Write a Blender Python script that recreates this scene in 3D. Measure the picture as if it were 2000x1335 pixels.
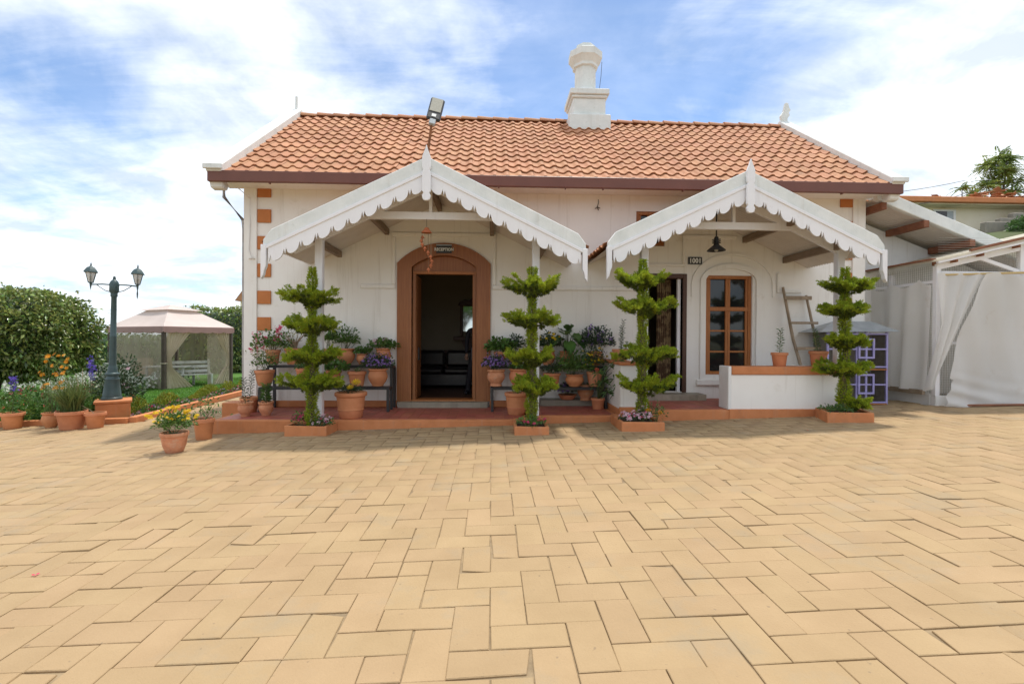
import bpy, bmesh, math, random
import numpy as np
from mathutils import Vector, Matrix
random.seed(7); rng = np.random.default_rng(11)
PI = math.pi; R = math.radians
S = bpy.context.scene
for o in list(bpy.data.objects): bpy.data.objects.remove(o)
COL = S.collection

# ------------------------------------------------------------------ camera
FPX, CAMZ, YAW, PITCH, ROLL = 960.0, 1.45, R(-2.4), R(-0.45), 0.0055
cd = bpy.data.cameras.new('camera'); cd.sensor_width = 36; cd.lens = 36 * FPX / 2000; cd.clip_start = 0.05; cd.clip_end = 3000
cam = bpy.data.objects.new('camera', cd); COL.objects.link(cam); S.camera = cam
CM = Matrix.Rotation(YAW, 4, 'Z') @ Matrix.Rotation(PI / 2 + PITCH, 4, 'X') @ Matrix.Rotation(ROLL, 4, 'Z')
cam.matrix_world = Matrix.Translation((0, 0, CAMZ)) @ CM
CMI = CM.inverted()
def project(p):
    q = CMI @ (Vector(p) - Vector((0, 0, CAMZ)))
    if q.z > -0.1: return None
    return (1000 + FPX * q.x / -q.z, 667.5 - FPX * q.y / -q.z, -q.z)

# ------------------------------------------------------------------ sky, sun, exposure
SUN = Vector((0.17, 0.28, 1.0)).normalized()
w = bpy.data.worlds.new('World'); S.world = w; w.use_nodes = True
nt = w.node_tree; nt.nodes.clear()
def N(t, **k):
    n = nt.nodes.new(t)
    for a, b in k.items(): setattr(n, a, b)
    return n
def LK(a, b): nt.links.new(a, b)
def val(x, sock):
    if isinstance(x, (int, float)): sock.default_value = x
    else: LK(x, sock)
def M2(op, a, b=0.0, clamp=False):
    n = N('ShaderNodeMath', operation=op, use_clamp=clamp); val(a, n.inputs[0]); val(b, n.inputs[1]); return n.outputs[0]
out = N('ShaderNodeOutputWorld'); bg = N('ShaderNodeBackground'); bg.inputs[1].default_value = 0.15
sky = N('ShaderNodeTexSky', sky_type='NISHITA'); sky.sun_disc = False
sky.sun_elevation = math.asin(SUN.z); sky.sun_rotation = math.atan2(SUN.x, SUN.y); sky.altitude = 2000; sky.air_density = 1.0; sky.dust_density = 0.4; sky.ozone_density = 1.5
tc = N('ShaderNodeTexCoord'); D = tc.outputs['Generated']
sep = N('ShaderNodeSeparateXYZ'); LK(D, sep.inputs[0])
den = M2('MAXIMUM', M2('ADD', sep.outputs[2], 0.18), 0.05)
cmb = N('ShaderNodeCombineXYZ'); LK(M2('DIVIDE', sep.outputs[0], den), cmb.inputs[0]); LK(M2('DIVIDE', sep.outputs[1], den), cmb.inputs[1])
def noise(vec, scale, detail, rough, dist, mp=None):
    if mp:
        m = N('ShaderNodeMapping'); LK(vec, m.inputs[0]); m.inputs['Location'].default_value = mp[0]; m.inputs['Rotation'].default_value = (0, 0, mp[1]); m.inputs['Scale'].default_value = mp[2]; vec = m.outputs[0]
    n = N('ShaderNodeTexNoise'); LK(vec, n.inputs['Vector']); n.inputs['Scale'].default_value = scale; n.inputs['Detail'].default_value = detail
    n.inputs['Roughness'].default_value = rough; n.inputs['Distortion'].default_value = dist; return n.outputs['Fac']
big = noise(cmb.outputs[0], 1.5, 7, 0.58, 0.35, ((3.1, 1.7, 0), 0.5, (1, 1, 1)))
cir = noise(cmb.outputs[0], 1.7, 8, 0.62, 0.6, ((0.4, 5.2, 0), R(28), (0.55, 2.4, 1)))
dens = M2('ADD', M2('ADD', M2('MULTIPLY', big, 0.62), M2('MULTIPLY', cir, 0.38)), 0.10)
for d, c0, amp in [((-0.002, 0.88, 0.474), 0.93, -0.22), ((0.327, 0.802, 0.5), 0.95, -0.10), ((-0.602, 0.74, 0.301), 0.985, -0.17), ((0.2, 0.83, 0.46), 0.96, -0.07), ((0.5, 0.73, 0.47), 0.96, -0.07),
                   ((-0.415, 0.799, 0.435), 0.94, 0.04), ((0.658, 0.687, 0.307), 0.93, 0.06), ((-0.598, 0.782, 0.177), 0.95, 0.02)]:
    dp = N('ShaderNodeVectorMath', operation='DOT_PRODUCT'); LK(D, dp.inputs[0]); dp.inputs[1].default_value = Vector(d).normalized()
    mr = N('ShaderNodeMapRange', interpolation_type='SMOOTHSTEP'); LK(dp.outputs['Value'], mr.inputs[0]); mr.inputs[1].default_value = c0; mr.inputs[2].default_value = 1; mr.inputs[4].default_value = amp
    dens = M2('ADD', dens, mr.outputs[0])
mr = N('ShaderNodeMapRange', interpolation_type='SMOOTHSTEP'); LK(dens, mr.inputs[0]); mr.inputs[1].default_value = 0.25; mr.inputs[2].default_value = 0.68
cov = mr.outputs[0]
shade = noise(cmb.outputs[0], 2.6, 6, 0.6, 0.3, ((7, 2, 0), 0.2, (1, 1, 1)))
cr = N('ShaderNodeMapRange'); LK(shade, cr.inputs[0]); cr.inputs[1].default_value = 0.38; cr.inputs[2].default_value = 0.70
cc = N('ShaderNodeMix', data_type='RGBA'); LK(cr.outputs[0], cc.inputs[0]); cc.inputs[6].default_value = (2.6, 2.85, 3.15, 1); cc.inputs[7].default_value = (4.9, 4.95, 5.0, 1)
skm = N('ShaderNodeMix', data_type='RGBA', blend_type='MULTIPLY'); skm.inputs[0].default_value = 1; LK(sky.outputs[0], skm.inputs[6]); skm.inputs[7].default_value = (0.42, 0.53, 0.60, 1)
hz = N('ShaderNodeMapRange', interpolation_type='SMOOTHSTEP'); LK(sep.outputs[2], hz.inputs[0]); hz.inputs[1].default_value = 0.30; hz.inputs[2].default_value = 0.0; hz.inputs[3].default_value = 0; hz.inputs[4].default_value = 0.5
cov2 = M2('MAXIMUM', M2('MAXIMUM', cov, hz.outputs[0]), M2('MULTIPLY', cir, 0.38))
mx = N('ShaderNodeMix', data_type='RGBA'); LK(M2('MULTIPLY', cov2, 0.94), mx.inputs[0]); LK(skm.outputs[2], mx.inputs[6]); LK(cc.outputs[2], mx.inputs[7])
LK(mx.outputs[2], bg.inputs[0]); LK(bg.outputs[0], out.inputs[0])
sl = bpy.data.lights.new('sun', 'SUN'); sl.energy = 1.7; sl.angle = R(3.0); sl.color = (1, 0.95, 0.86)
so = bpy.data.objects.new('sun', sl); COL.objects.link(so); so.rotation_euler = SUN.to_track_quat('Z', 'Y').to_euler()
S.view_settings.view_transform = 'Standard'; S.view_settings.look = 'None'; S.view_settings.gamma = 1; S.view_settings.exposure = 1.18
S.render.engine = 'CYCLES'; S.cycles.max_bounces = 7; S.cycles.diffuse_bounces = 4; S.cycles.transparent_max_bounces = 8

# ------------------------------------------------------------------ materials
MATS = {}
def pm(name, c1, c2=None, rough=0.7, scale=5.0, bump=0.0, bscale=60.0, rand=0.0, metal=0.0, spec=0.4, transl=0.0, stretch=None, alpha=1.0, grime=None, lo=0.35, hi=0.65, streak=0.0, speck=None):
    m = bpy.data.materials.new(name); m.use_nodes = True; t = m.node_tree; nd = t.nodes; b = nd['Principled BSDF']; MATS[name] = m
    b.inputs['Roughness'].default_value = rough; b.inputs['Metallic'].default_value = metal; b.inputs['Specular IOR Level'].default_value = spec
    geo = nd.new('ShaderNodeNewGeometry'); vec = geo.outputs['Position']
    if stretch:
        mp = nd.new('ShaderNodeMapping'); t.links.new(vec, mp.inputs[0]); mp.inputs['Scale'].default_value = stretch; vec = mp.outputs[0]
    nz = nd.new('ShaderNodeTexNoise'); t.links.new(vec, nz.inputs['Vector']); nz.inputs['Scale'].default_value = scale; nz.inputs['Detail'].default_value = 7; nz.inputs['Roughness'].default_value = 0.6
    mr = nd.new('ShaderNodeMapRange'); t.links.new(nz.outputs['Fac'], mr.inputs[0]); mr.inputs[1].default_value = lo; mr.inputs[2].default_value = hi
    mx = nd.new('ShaderNodeMix'); mx.data_type = 'RGBA'; t.links.new(mr.outputs[0], mx.inputs[0]); mx.inputs[6].default_value = (*c1, 1); mx.inputs[7].default_value = (*(c2 or [c * 0.85 for c in c1]), 1)
    col = mx.outputs[2]
    if grime:      # dirt with its own shape: (colour, scale, threshold)
        g = nd.new('ShaderNodeTexNoise'); t.links.new(geo.outputs['Position'], g.inputs['Vector']); g.inputs['Scale'].default_value = grime[1]; g.inputs['Detail'].default_value = 9; g.inputs['Roughness'].default_value = 0.7
        gr = nd.new('ShaderNodeMapRange'); t.links.new(g.outputs['Fac'], gr.inputs[0]); gr.inputs[1].default_value = grime[2]; gr.inputs[2].default_value = grime[2] + 0.14; gr.inputs[4].default_value = grime[3] if len(grime) > 3 else 0.6
        gm = nd.new('ShaderNodeMix'); gm.data_type = 'RGBA'; t.links.new(gr.outputs[0], gm.inputs[0]); t.links.new(col, gm.inputs[6]); gm.inputs[7].default_value = (*grime[0], 1); col = gm.outputs[2]
    if speck:      # small dark pits and crumbs of dirt
        g = nd.new('ShaderNodeTexNoise'); t.links.new(geo.outputs['Position'], g.inputs['Vector']); g.inputs['Scale'].default_value = speck[1]; g.inputs['Detail'].default_value = 3; g.inputs['Roughness'].default_value = 0.5
        gr = nd.new('ShaderNodeMapRange'); t.links.new(g.outputs['Fac'], gr.inputs[0]); gr.inputs[1].default_value = speck[2]; gr.inputs[2].default_value = speck[2] + 0.05; gr.inputs[4].default_value = speck[3]
        gm = nd.new('ShaderNodeMix'); gm.data_type = 'RGBA'; t.links.new(gr.outputs[0], gm.inputs[0]); t.links.new(col, gm.inputs[6]); gm.inputs[7].default_value = (*speck[0], 1); col = gm.outputs[2]
    if streak:
        sm = nd.new('ShaderNodeMapping'); t.links.new(geo.outputs['Position'], sm.inputs[0]); sm.inputs['Scale'].default_value = (9, 9, 0.55)
        g = nd.new('ShaderNodeTexNoise'); t.links.new(sm.outputs[0], g.inputs['Vector']); g.inputs['Scale'].default_value = 1.0; g.inputs['Detail'].default_value = 8; g.inputs['Roughness'].default_value = 0.65
        gr = nd.new('ShaderNodeMapRange'); t.links.new(g.outputs['Fac'], gr.inputs[0]); gr.inputs[1].default_value = 0.56; gr.inputs[2].default_value = 0.80; gr.inputs[4].default_value = streak
        gm = nd.new('ShaderNodeMix'); gm.data_type = 'RGBA'; t.links.new(gr.outputs[0], gm.inputs[0]); t.links.new(col, gm.inputs[6]); gm.inputs[7].default_value = (0.42, 0.36, 0.28, 1); col = gm.outputs[2]
    if rand:
        oi = nd.new('ShaderNodeObjectInfo'); ad = nd.new('ShaderNodeMath'); t.links.new(oi.outputs['Random'], ad.inputs[0]); t.links.new(geo.outputs['Random Per Island'], ad.inputs[1])
        fr = nd.new('ShaderNodeMath'); fr.operation = 'FRACT'; t.links.new(ad.outputs[0], fr.inputs[0])
        r2 = nd.new('ShaderNodeMapRange'); t.links.new(fr.outputs[0], r2.inputs[0]); r2.inputs[3].default_value = 1 - rand; r2.inputs[4].default_value = 1 + rand
        h = nd.new('ShaderNodeHueSaturation'); t.links.new(col, h.inputs['Color']); t.links.new(r2.outputs[0], h.inputs['Value'])
        f2 = nd.new('ShaderNodeMath'); f2.operation = 'MULTIPLY_ADD'; t.links.new(fr.outputs[0], f2.inputs[0]); f2.inputs[1].default_value = 7.3; f2.inputs[2].default_value = 0.2
        f3 = nd.new('ShaderNodeMath'); f3.operation = 'FRACT'; t.links.new(f2.outputs[0], f3.inputs[0])
        r3 = nd.new('ShaderNodeMapRange'); t.links.new(f3.outputs[0], r3.inputs[0]); r3.inputs[3].default_value = 0.5 - rand * 0.07; r3.inputs[4].default_value = 0.5 + rand * 0.07; t.links.new(r3.outputs[0], h.inputs['Hue'])
        col = h.outputs[0]
    t.links.new(col, b.inputs['Base Color'])
    if bump:
        bn = nd.new('ShaderNodeTexNoise'); t.links.new(vec, bn.inputs['Vector']); bn.inputs['Scale'].default_value = bscale; bn.inputs['Detail'].default_value = 5
        bp = nd.new('ShaderNodeBump'); bp.inputs['Strength'].default_value = bump; bp.inputs['Distance'].default_value = 0.01; t.links.new(bn.outputs['Fac'], bp.inputs['Height']); t.links.new(bp.outputs[0], b.inputs['Normal'])
    sh = b.outputs[0]
    if transl:
        tr = nd.new('ShaderNodeBsdfTranslucent'); t.links.new(col, tr.inputs[0]); ms = nd.new('ShaderNodeMixShader'); ms.inputs[0].default_value = transl
        t.links.new(sh, ms.inputs[1]); t.links.new(tr.outputs[0], ms.inputs[2]); sh = ms.outputs[0]
    if alpha < 1:
        tp = nd.new('ShaderNodeBsdfTransparent'); ms = nd.new('ShaderNodeMixShader'); ms.inputs[0].default_value = alpha
        t.links.new(tp.outputs[0], ms.inputs[1]); t.links.new(sh, ms.inputs[2]); sh = ms.outputs[0]
    t.links.new(sh, nd['Material Output'].inputs[0]); return m
pm('stone', (0.385, 0.268, 0.148), (0.345, 0.237, 0.128), 0.82, 2.2, 0.4, 70, 0.04, spec=0.25, grime=((0.30, 0.245, 0.17), 1.4, 0.54, 0.5), speck=((0.22, 0.16, 0.10), 22.0, 0.71, 0.7))
pm('joint', (0.33, 0.24, 0.14), (0.20, 0.145, 0.085), 0.95, 9)
pm('wall', (0.86, 0.84, 0.80), (0.83, 0.80, 0.755), 0.85, 1.6, 0.12, 35, grime=((0.60, 0.54, 0.45), 2.3, 0.62, 0.45), streak=0.40)
pm('wall_white', (0.80, 0.79, 0.77), (0.74, 0.73, 0.71), 0.8, 2.0, 0.12, 35, grime=((0.5, 0.48, 0.45), 3.0, 0.64, 0.4), streak=0.4)
pm('trim_white', (0.83, 0.82, 0.84), (0.80, 0.79, 0.81), 0.6, 5, 0.06, 40, grime=((0.48, 0.43, 0.36), 7.0, 0.64, 0.5), streak=0.22)
pm('cement_white', (0.78, 0.79, 0.77), (0.68, 0.70, 0.68), 0.85, 4, 0.2, 50, grime=((0.42, 0.43, 0.40), 5.0, 0.60, 0.5), streak=0.35)
pm('soffit', (0.70, 0.655, 0.61), (0.64, 0.59, 0.55), 0.75, 4, 0.05, 30)
pm('terracotta_paint', (0.58, 0.225, 0.09), (0.50, 0.185, 0.07), 0.75, 5, 0.15, 60, grime=((0.32, 0.16, 0.09), 4.5, 0.57, 0.55), streak=0.3)
pm('quoin', (0.52, 0.19, 0.06), (0.47, 0.165, 0.05), 0.75, 5, 0.08, 60)
pm('red_tile', (0.40, 0.115, 0.075), (0.33, 0.09, 0.06), 0.5, 6, 0.1, 50, 0.12, spec=0.5, grime=((0.42, 0.25, 0.18), 2.0, 0.60, 0.5))
pm('grey_tile', (0.34, 0.29, 0.22), (0.26, 0.23, 0.18), 0.5, 8, 0, 50, 0.12)
pm('roof_tile', (0.48, 0.232, 0.122), (0.39, 0.178, 0.09), 0.75, 1.3, 0.25, 70, 0.07, spec=0.3, grime=((0.24, 0.13, 0.08), 3.2, 0.56, 0.6))
pm('fascia', (0.165, 0.062, 0.042), (0.14, 0.052, 0.036), 0.45, 3, 0.04, 30)
pm('wood', (0.35, 0.135, 0.046), (0.26, 0.092, 0.03), 0.42, 2.2, 0.05, 8, stretch=(16, 16, 0.9))
pm('wood_light', (0.44, 0.17, 0.05), (0.34, 0.12, 0.035), 0.5, 3, 0.1, 10, stretch=(14, 14, 1))
pm('wood_dark', (0.10, 0.045, 0.025), (0.07, 0.03, 0.018), 0.5, 4)
pm('beam_wood', (0.30, 0.225, 0.165), (0.22, 0.16, 0.115), 0.85, 4, 0.2, 20, stretch=(6, 1, 6))
pm('purlin_red', (0.28, 0.115, 0.06), (0.20, 0.08, 0.045), 0.8, 6, 0.2, 30)
pm('old_wood', (0.36, 0.28, 0.20), (0.26, 0.20, 0.14), 0.9, 5, 0.3, 30, stretch=(3, 3, 1))
pm('black_metal', (0.022, 0.022, 0.024), (0.03, 0.03, 0.03), 0.45, 10, spec=0.5)
pm('grey_metal', (0.42, 0.45, 0.47), (0.33, 0.36, 0.38), 0.45, 6, metal=0.3)
pm('rust', (0.28, 0.11, 0.045), (0.16, 0.065, 0.03), 0.85, 14, 0.2, 60)
pm('pot', (0.60, 0.245, 0.115), (0.52, 0.20, 0.09), 0.7, 9, 0.08, 60, 0.07, grime=((0.50, 0.33, 0.22), 9, 0.63, 0.5))
pm('pot_clay', (0.64, 0.30, 0.16), (0.52, 0.22, 0.11), 0.85, 12, 0.2, 50, 0.06, grime=((0.58, 0.42, 0.30), 10, 0.55, 0.6))
pm('soil', (0.045, 0.032, 0.022), (0.03, 0.022, 0.016), 0.95, 30, 0.6, 60)
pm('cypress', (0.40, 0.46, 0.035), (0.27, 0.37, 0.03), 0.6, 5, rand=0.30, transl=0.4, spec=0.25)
pm('cypress_dark', (0.10, 0.15, 0.02), (0.09, 0.10, 0.025), 0.7, 8, rand=0.3, transl=0.2, spec=0.2)
pm('leaf', (0.11, 0.205, 0.038), (0.07, 0.15, 0.032), 0.45, 8, rand=0.35, transl=0.22, spec=0.5)
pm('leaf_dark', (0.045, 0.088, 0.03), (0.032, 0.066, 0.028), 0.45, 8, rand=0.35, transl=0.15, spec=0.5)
pm('leaf_pale', (0.10, 0.19, 0.05), (0.075, 0.15, 0.045), 0.5, 8, rand=0.3, transl=0.25)
pm('leaf_camellia', (0.27, 0.315, 0.09), (0.14, 0.205, 0.05), 0.28, 3, rand=0.65, transl=0.28, spec=0.6)
pm('leaf_tree', (0.28, 0.34, 0.08), (0.16, 0.24, 0.06), 0.55, 1.2, rand=0.35, transl=0.25)
pm('grass', (0.10, 0.24, 0.02), (0.075, 0.19, 0.018), 0.6, 1.5, rand=0.25, transl=0.25)
pm('lawn', (0.07, 0.17, 0.018), (0.055, 0.135, 0.016), 0.9, 3)
pm('grass_blade', (0.13, 0.17, 0.05), (0.10, 0.14, 0.04), 0.55, 4, rand=0.3, transl=0.25)
pm('leaf_yellow', (0.30, 0.27, 0.02), (0.18, 0.22, 0.02), 0.6, 4, rand=0.3, transl=0.25)
pm('bark', (0.14, 0.10, 0.07), (0.09, 0.065, 0.045), 0.9, 12, 0.4, 40)
pm('stem', (0.09, 0.12, 0.04), (0.07, 0.09, 0.03), 0.7, 12)
pm('stick', (0.32, 0.24, 0.16), (0.22, 0.16, 0.10), 0.8, 12)
for n, c in dict(yellow=(0.80, 0.55, 0.01), orange=(0.80, 0.33, 0.01), pink=(0.75, 0.06, 0.18), palepink=(0.78, 0.52, 0.62), white=(0.80, 0.78, 0.74), purple=(0.36, 0.20, 0.62), violet=(0.16, 0.10, 0.55), coral=(0.75, 0.12, 0.08), magenta=(0.42, 0.02, 0.10)).items():
    pm('fl_' + n, c, [x * 0.85 for x in c], 0.6, 30, rand=0.2, transl=0.3)
pm('canopy', (0.72, 0.61, 0.57), (0.68, 0.57, 0.53), 0.85, 2, 0.05, 30, transl=0.25)
pm('valance', (0.46, 0.29, 0.27), (0.42, 0.26, 0.25), 0.85, 2, transl=0.15)
pm('netting', (0.56, 0.48, 0.38), (0.52, 0.44, 0.34), 0.9, 3, alpha=0.42)
pm('netting_gather', (0.76, 0.67, 0.54), (0.70, 0.61, 0.48), 0.9, 3, alpha=0.9, transl=0.3)
pm('gazebo_post', (0.10, 0.075, 0.065), (0.08, 0.06, 0.05), 0.5, 5)
pm('bench_white', (0.62, 0.64, 0.60), (0.50, 0.52, 0.48), 0.7, 6, grime=((0.32, 0.33, 0.28), 6, 0.56, 0.6))
pm('wicker', (0.50, 0.42, 0.28), (0.40, 0.32, 0.2), 0.8, 30)
pm('lamp_green', (0.045, 0.085, 0.09), (0.035, 0.065, 0.07), 0.42, 8, 0.05, 40, spec=0.5)
pm('lantern_glass', (0.62, 0.60, 0.55), (0.55, 0.53, 0.48), 0.25, 8, alpha=0.7)
pm('cloth', (0.90, 0.89, 0.87), (0.87, 0.855, 0.83), 0.9, 1.2, 0.1, 120, transl=0.5, grime=((0.66, 0.56, 0.44), 1.6, 0.60, 0.5))
pm('mesh_wire', (0.42, 0.40, 0.36), (0.36, 0.34, 0.30), 0.6, 20)
pm('cage_dark', (0.20, 0.19, 0.16), (0.15, 0.14, 0.12), 0.9, 4)
pm('fibreglass', (0.80, 0.77, 0.68), (0.74, 0.71, 0.62), 0.6, 3, transl=0.6)
pm('cage_wire', (0.13, 0.12, 0.10), (0.10, 0.09, 0.08), 0.7, 20)
pm('lilac', (0.36, 0.34, 0.62), (0.30, 0.28, 0.55), 0.5, 8)
pm('bamboo', (0.60, 0.45, 0.20), (0.50, 0.36, 0.15), 0.5, 9, stretch=(2, 10, 10))
pm('cream', (0.86, 0.79, 0.63), (0.82, 0.73, 0.56), 0.85, 0.8, grime=((0.62, 0.47, 0.27), 0.7, 0.55, 0.5))
pm('stone_grey', (0.32, 0.29, 0.24), (0.24, 0.22, 0.19), 0.95, 2, 0.4, 10)
pm('glass', (0.012, 0.014, 0.015), (0.018, 0.018, 0.016), 0.06, 2, spec=0.5)
pm('mirror', (0.6, 0.62, 0.6), (0.6, 0.62, 0.6), 0.04, 2, metal=1.0)
pm('leather', (0.02, 0.016, 0.018), (0.03, 0.024, 0.024), 0.32, 5, 0.1, 60, spec=0.5)
pm('room_wall', (0.30, 0.25, 0.18), (0.27, 0.23, 0.16), 0.9, 2)
pm('curtain_brown', (0.13, 0.075, 0.04), (0.34, 0.24, 0.13), 0.6, 9, lo=0.49, hi=0.53)
pm('sign_black', (0.03, 0.03, 0.028), (0.035, 0.035, 0.03), 0.35, 3)
pm('sign_letter', (0.85, 0.85, 0.82), (0.82, 0.82, 0.79), 0.5, 3)
pm('led', (0.42, 0.40, 0.33), (0.36, 0.34, 0.28), 0.3, 40)
pm('chime_clay', (0.55, 0.18, 0.08), (0.45, 0.14, 0.06), 0.8, 20)
pm('cloth_dark', (0.018, 0.017, 0.022), (0.022, 0.02, 0.026), 0.8, 10)
pm('skin', (0.30, 0.17, 0.11), (0.27, 0.15, 0.10), 0.6, 10)
pm('earth', (0.20, 0.17, 0.10), (0.12, 0.15, 0.06), 0.95, 0.05)
pm('hill_green', (0.07, 0.12, 0.035), (0.10, 0.11, 0.05), 0.95, 0.4, 0.3, 3)
pm('pipe', (0.45, 0.45, 0.46), (0.34, 0.30, 0.28), 0.5, 6)
pm('cable', (0.04, 0.04, 0.04), (0.05, 0.05, 0.05), 0.6, 6)

# ------------------------------------------------------------------ helpers
def new(name, me, parent=None, loc=(0, 0, 0)):
    o = bpy.data.objects.new(name, me); COL.objects.link(o); o.location = loc
    if parent: o.parent = parent
    return o
def tag(o, label, cat, group=None):
    o['label'] = label; o['category'] = cat
    if group: o['group'] = group
    return o
def thing(name, label, cat, loc=(0, 0, 0), group=None):
    o = new(name, None, None, loc); o.empty_display_size = 0.2; return tag(o, label, cat, group)
def struct(o): o['kind'] = 'structure'; return o
def stuff(o): o['kind'] = 'stuff'; return o
class MB:
    def __init__(s): s.v = []; s.f = []
    def add(s, vs, fs):
        k = len(s.v); s.v += [tuple(x) for x in vs]; s.f += [tuple(i + k for i in f) for f in fs]; return s
    def box(s, x0, x1, y0, y1, z0, z1):
        return s.add([(x0, y0, z0), (x1, y0, z0), (x1, y1, z0), (x0, y1, z0), (x0, y0, z1), (x1, y0, z1), (x1, y1, z1), (x0, y1, z1)],
                     [(0, 3, 2, 1), (4, 5, 6, 7), (0, 1, 5, 4), (1, 2, 6, 5), (2, 3, 7, 6), (3, 0, 4, 7)])
    def beam(s, p, q, w, h, up=(0, 0, 1)):
        p, q = Vector(p), Vector(q); d = (q - p).normalized(); x = d.cross(Vector(up)).normalized(); z = x.cross(d)
        c = [(-1, -1), (1, -1), (1, 1), (-1, 1)]; vs = [a + x * (i * w / 2) + z * (j * h / 2) for a in (p, q) for i, j in c]
        return s.add(vs, [(0, 3, 2, 1)[::-1], (4, 5, 6, 7)[::-1], (0, 1, 5, 4)[::-1], (1, 2, 6, 5)[::-1], (2, 3, 7, 6)[::-1], (3, 0, 4, 7)[::-1]])
    def tube(s, pts, rad, n=8, cap=True):
        pts = [Vector(p) for p in pts]; rad = rad if isinstance(rad, (list, tuple)) else [rad] * len(pts); vs = []; fs = []
        for i, p in enumerate(pts):
            d = (pts[min(i + 1, len(pts) - 1)] - pts[max(i - 1, 0)]).normalized(); a = d.orthogonal().normalized() if abs(d.z) < 0.99 else Vector((1, 0, 0)); a = (a - d * a.dot(d)).normalized(); b = d.cross(a)
            vs += [p + (a * math.cos(2 * PI * k / n) + b * math.sin(2 * PI * k / n)) * rad[i] for k in range(n)]
        for i in range(len(pts) - 1):
            fs += [(i * n + k, i * n + (k + 1) % n, (i + 1) * n + (k + 1) % n, (i + 1) * n + k) for k in range(n)]
        if cap: fs += [tuple(range(n))[::-1], tuple((len(pts) - 1) * n + k for k in range(n))]
        return s.add(vs, fs)
    def lathe(s, prof, n=24, c=(0, 0, 0), rot=0.0, wob=None):
        vs = []; fs = []
        for i, (r, z) in enumerate(prof):
            for k in range(n):
                a = 2 * PI * k / n + rot; rr = r; zz = z
                if wob: rr, zz = wob(i, a, r, z)
                vs.append((c[0] + rr * math.cos(a), c[1] + rr * math.sin(a), c[2] + zz))
        for i in range(len(prof) - 1):
            fs += [(i * n + k, i * n + (k + 1) % n, (i + 1) * n + (k + 1) % n, (i + 1) * n + k) for k in range(n)]
        return s.add(vs, fs)
    def prism(s, poly, y0, y1, ax='y'):     # poly of (u, z) counter-clockwise seen from the front
        n = len(poly)
        if ax == 'y': vs = [(a, y0, b) for a, b in poly] + [(a, y1, b) for a, b in poly]
        elif ax == 'x': vs = [(y0, a, b) for a, b in poly] + [(y1, a, b) for a, b in poly]
        else: vs = [(a, b, y0) for a, b in poly] + [(a, b, y1) for a, b in poly]
        return s.add(vs, [tuple(range(n)), tuple(range(2 * n - 1, n - 1, -1))] + [((i + 1) % n, i, n + i, n + (i + 1) % n) for i in range(n)])
    def mesh(s, name, mat, bevel=0, smooth=0):
        me = bpy.data.meshes.new(name); me.from_pydata(s.v, [], s.f)
        bm = bmesh.new(); bm.from_mesh(me)
        bmesh.ops.recalc_face_normals(bm, faces=bm.faces)
        if bevel: bmesh.ops.bevel(bm, geom=[e for e in bm.edges if len(e.link_faces) == 2 and e.calc_face_angle(0) > 0.5], offset=bevel, segments=1, affect='EDGES', profile=0.5)
        bm.to_mesh(me); bm.free()
        if mat: me.materials.append(MATS[mat])
        if smooth:
            me.polygons.foreach_set('use_smooth', [True] * len(me.polygons)); me.set_sharp_from_angle(angle=R(smooth))
        return me
    def build(s, name, mat, parent=None, loc=(0, 0, 0), bevel=0, smooth=0): return new(name, s.mesh(name, mat, bevel, smooth), parent, loc)
def npmesh(name, V, F, mat, smooth=False):
    me = bpy.data.meshes.new(name); n, k = F.shape
    me.vertices.add(len(V)); me.vertices.foreach_set('co', V.astype(np.float32).ravel())
    me.loops.add(n * k); me.loops.foreach_set('vertex_index', F.astype(np.int32).ravel())
    me.polygons.add(n); me.polygons.foreach_set('loop_start', np.arange(0, n * k, k, dtype=np.int32))
    if smooth: me.polygons.foreach_set('use_smooth', np.ones(n, bool))
    me.update(calc_edges=True); me.validate(); me.materials.append(MATS[mat]); return me
def unit(a): return a / np.maximum(np.linalg.norm(a, axis=1, keepdims=True), 1e-6)
def leaves(name, P, Dr, L, W, mat, parent=None, loc=(0, 0, 0), fold=0.25, droop=0.0):
    """one folded four-point leaf at each point P along Dr"""
    n = len(P); Dr = unit(Dr); L = np.broadcast_to(np.asarray(L, float), (n,))[:, None]; W = np.broadcast_to(np.asarray(W, float), (n,))[:, None]
    side = unit(np.cross(Dr, rng.normal(size=(n, 3)))); up = np.cross(side, Dr); up *= np.sign(up[:, 2:3] + 1e-6)
    V = np.stack([P, P + Dr * L * 0.5 + side * W * 0.5 + up * W * fold, P + Dr * L - np.array([0, 0, 1.0]) * L * droop, P + Dr * L * 0.5 - side * W * 0.5 + up * W * fold], 1).reshape(-1, 3)
    b = np.arange(n)[:, None] * 4; F = np.concatenate([b + [0, 1, 2], b + [0, 2, 3]], 0)
    return new(name, npmesh(name, V, F, mat), parent, loc)
def petals(P, Nn, r, k=5, cup=0.35):
    """flower heads: k petals round each normal"""
    n = len(P); Nn = unit(Nn); r = np.broadcast_to(np.asarray(r, float), (n,))
    a = unit(np.cross(Nn, rng.normal(size=(n, 3)))); b = np.cross(Nn, a); V = []; F = []; base = 0
    for j in range(k):
        t = 2 * PI * j / k; d = a * math.cos(t) + b * math.sin(t); e = -a * math.sin(t) + b * math.cos(t); q = (2.2 / k)
        V.append(np.stack([P, P + (d * 0.65 + e * q * 0.62 + Nn * cup * 0.6) * r[:, None], P + (d + Nn * cup) * r[:, None], P + (d * 0.65 - e * q * 0.62 + Nn * cup * 0.6) * r[:, None]], 1))
    V = np.stack(V, 1).reshape(-1, 3); b4 = np.arange(n * k)[:, None] * 4; return V, np.concatenate([b4 + [0, 1, 2], b4 + [0, 2, 3]], 0)
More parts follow.
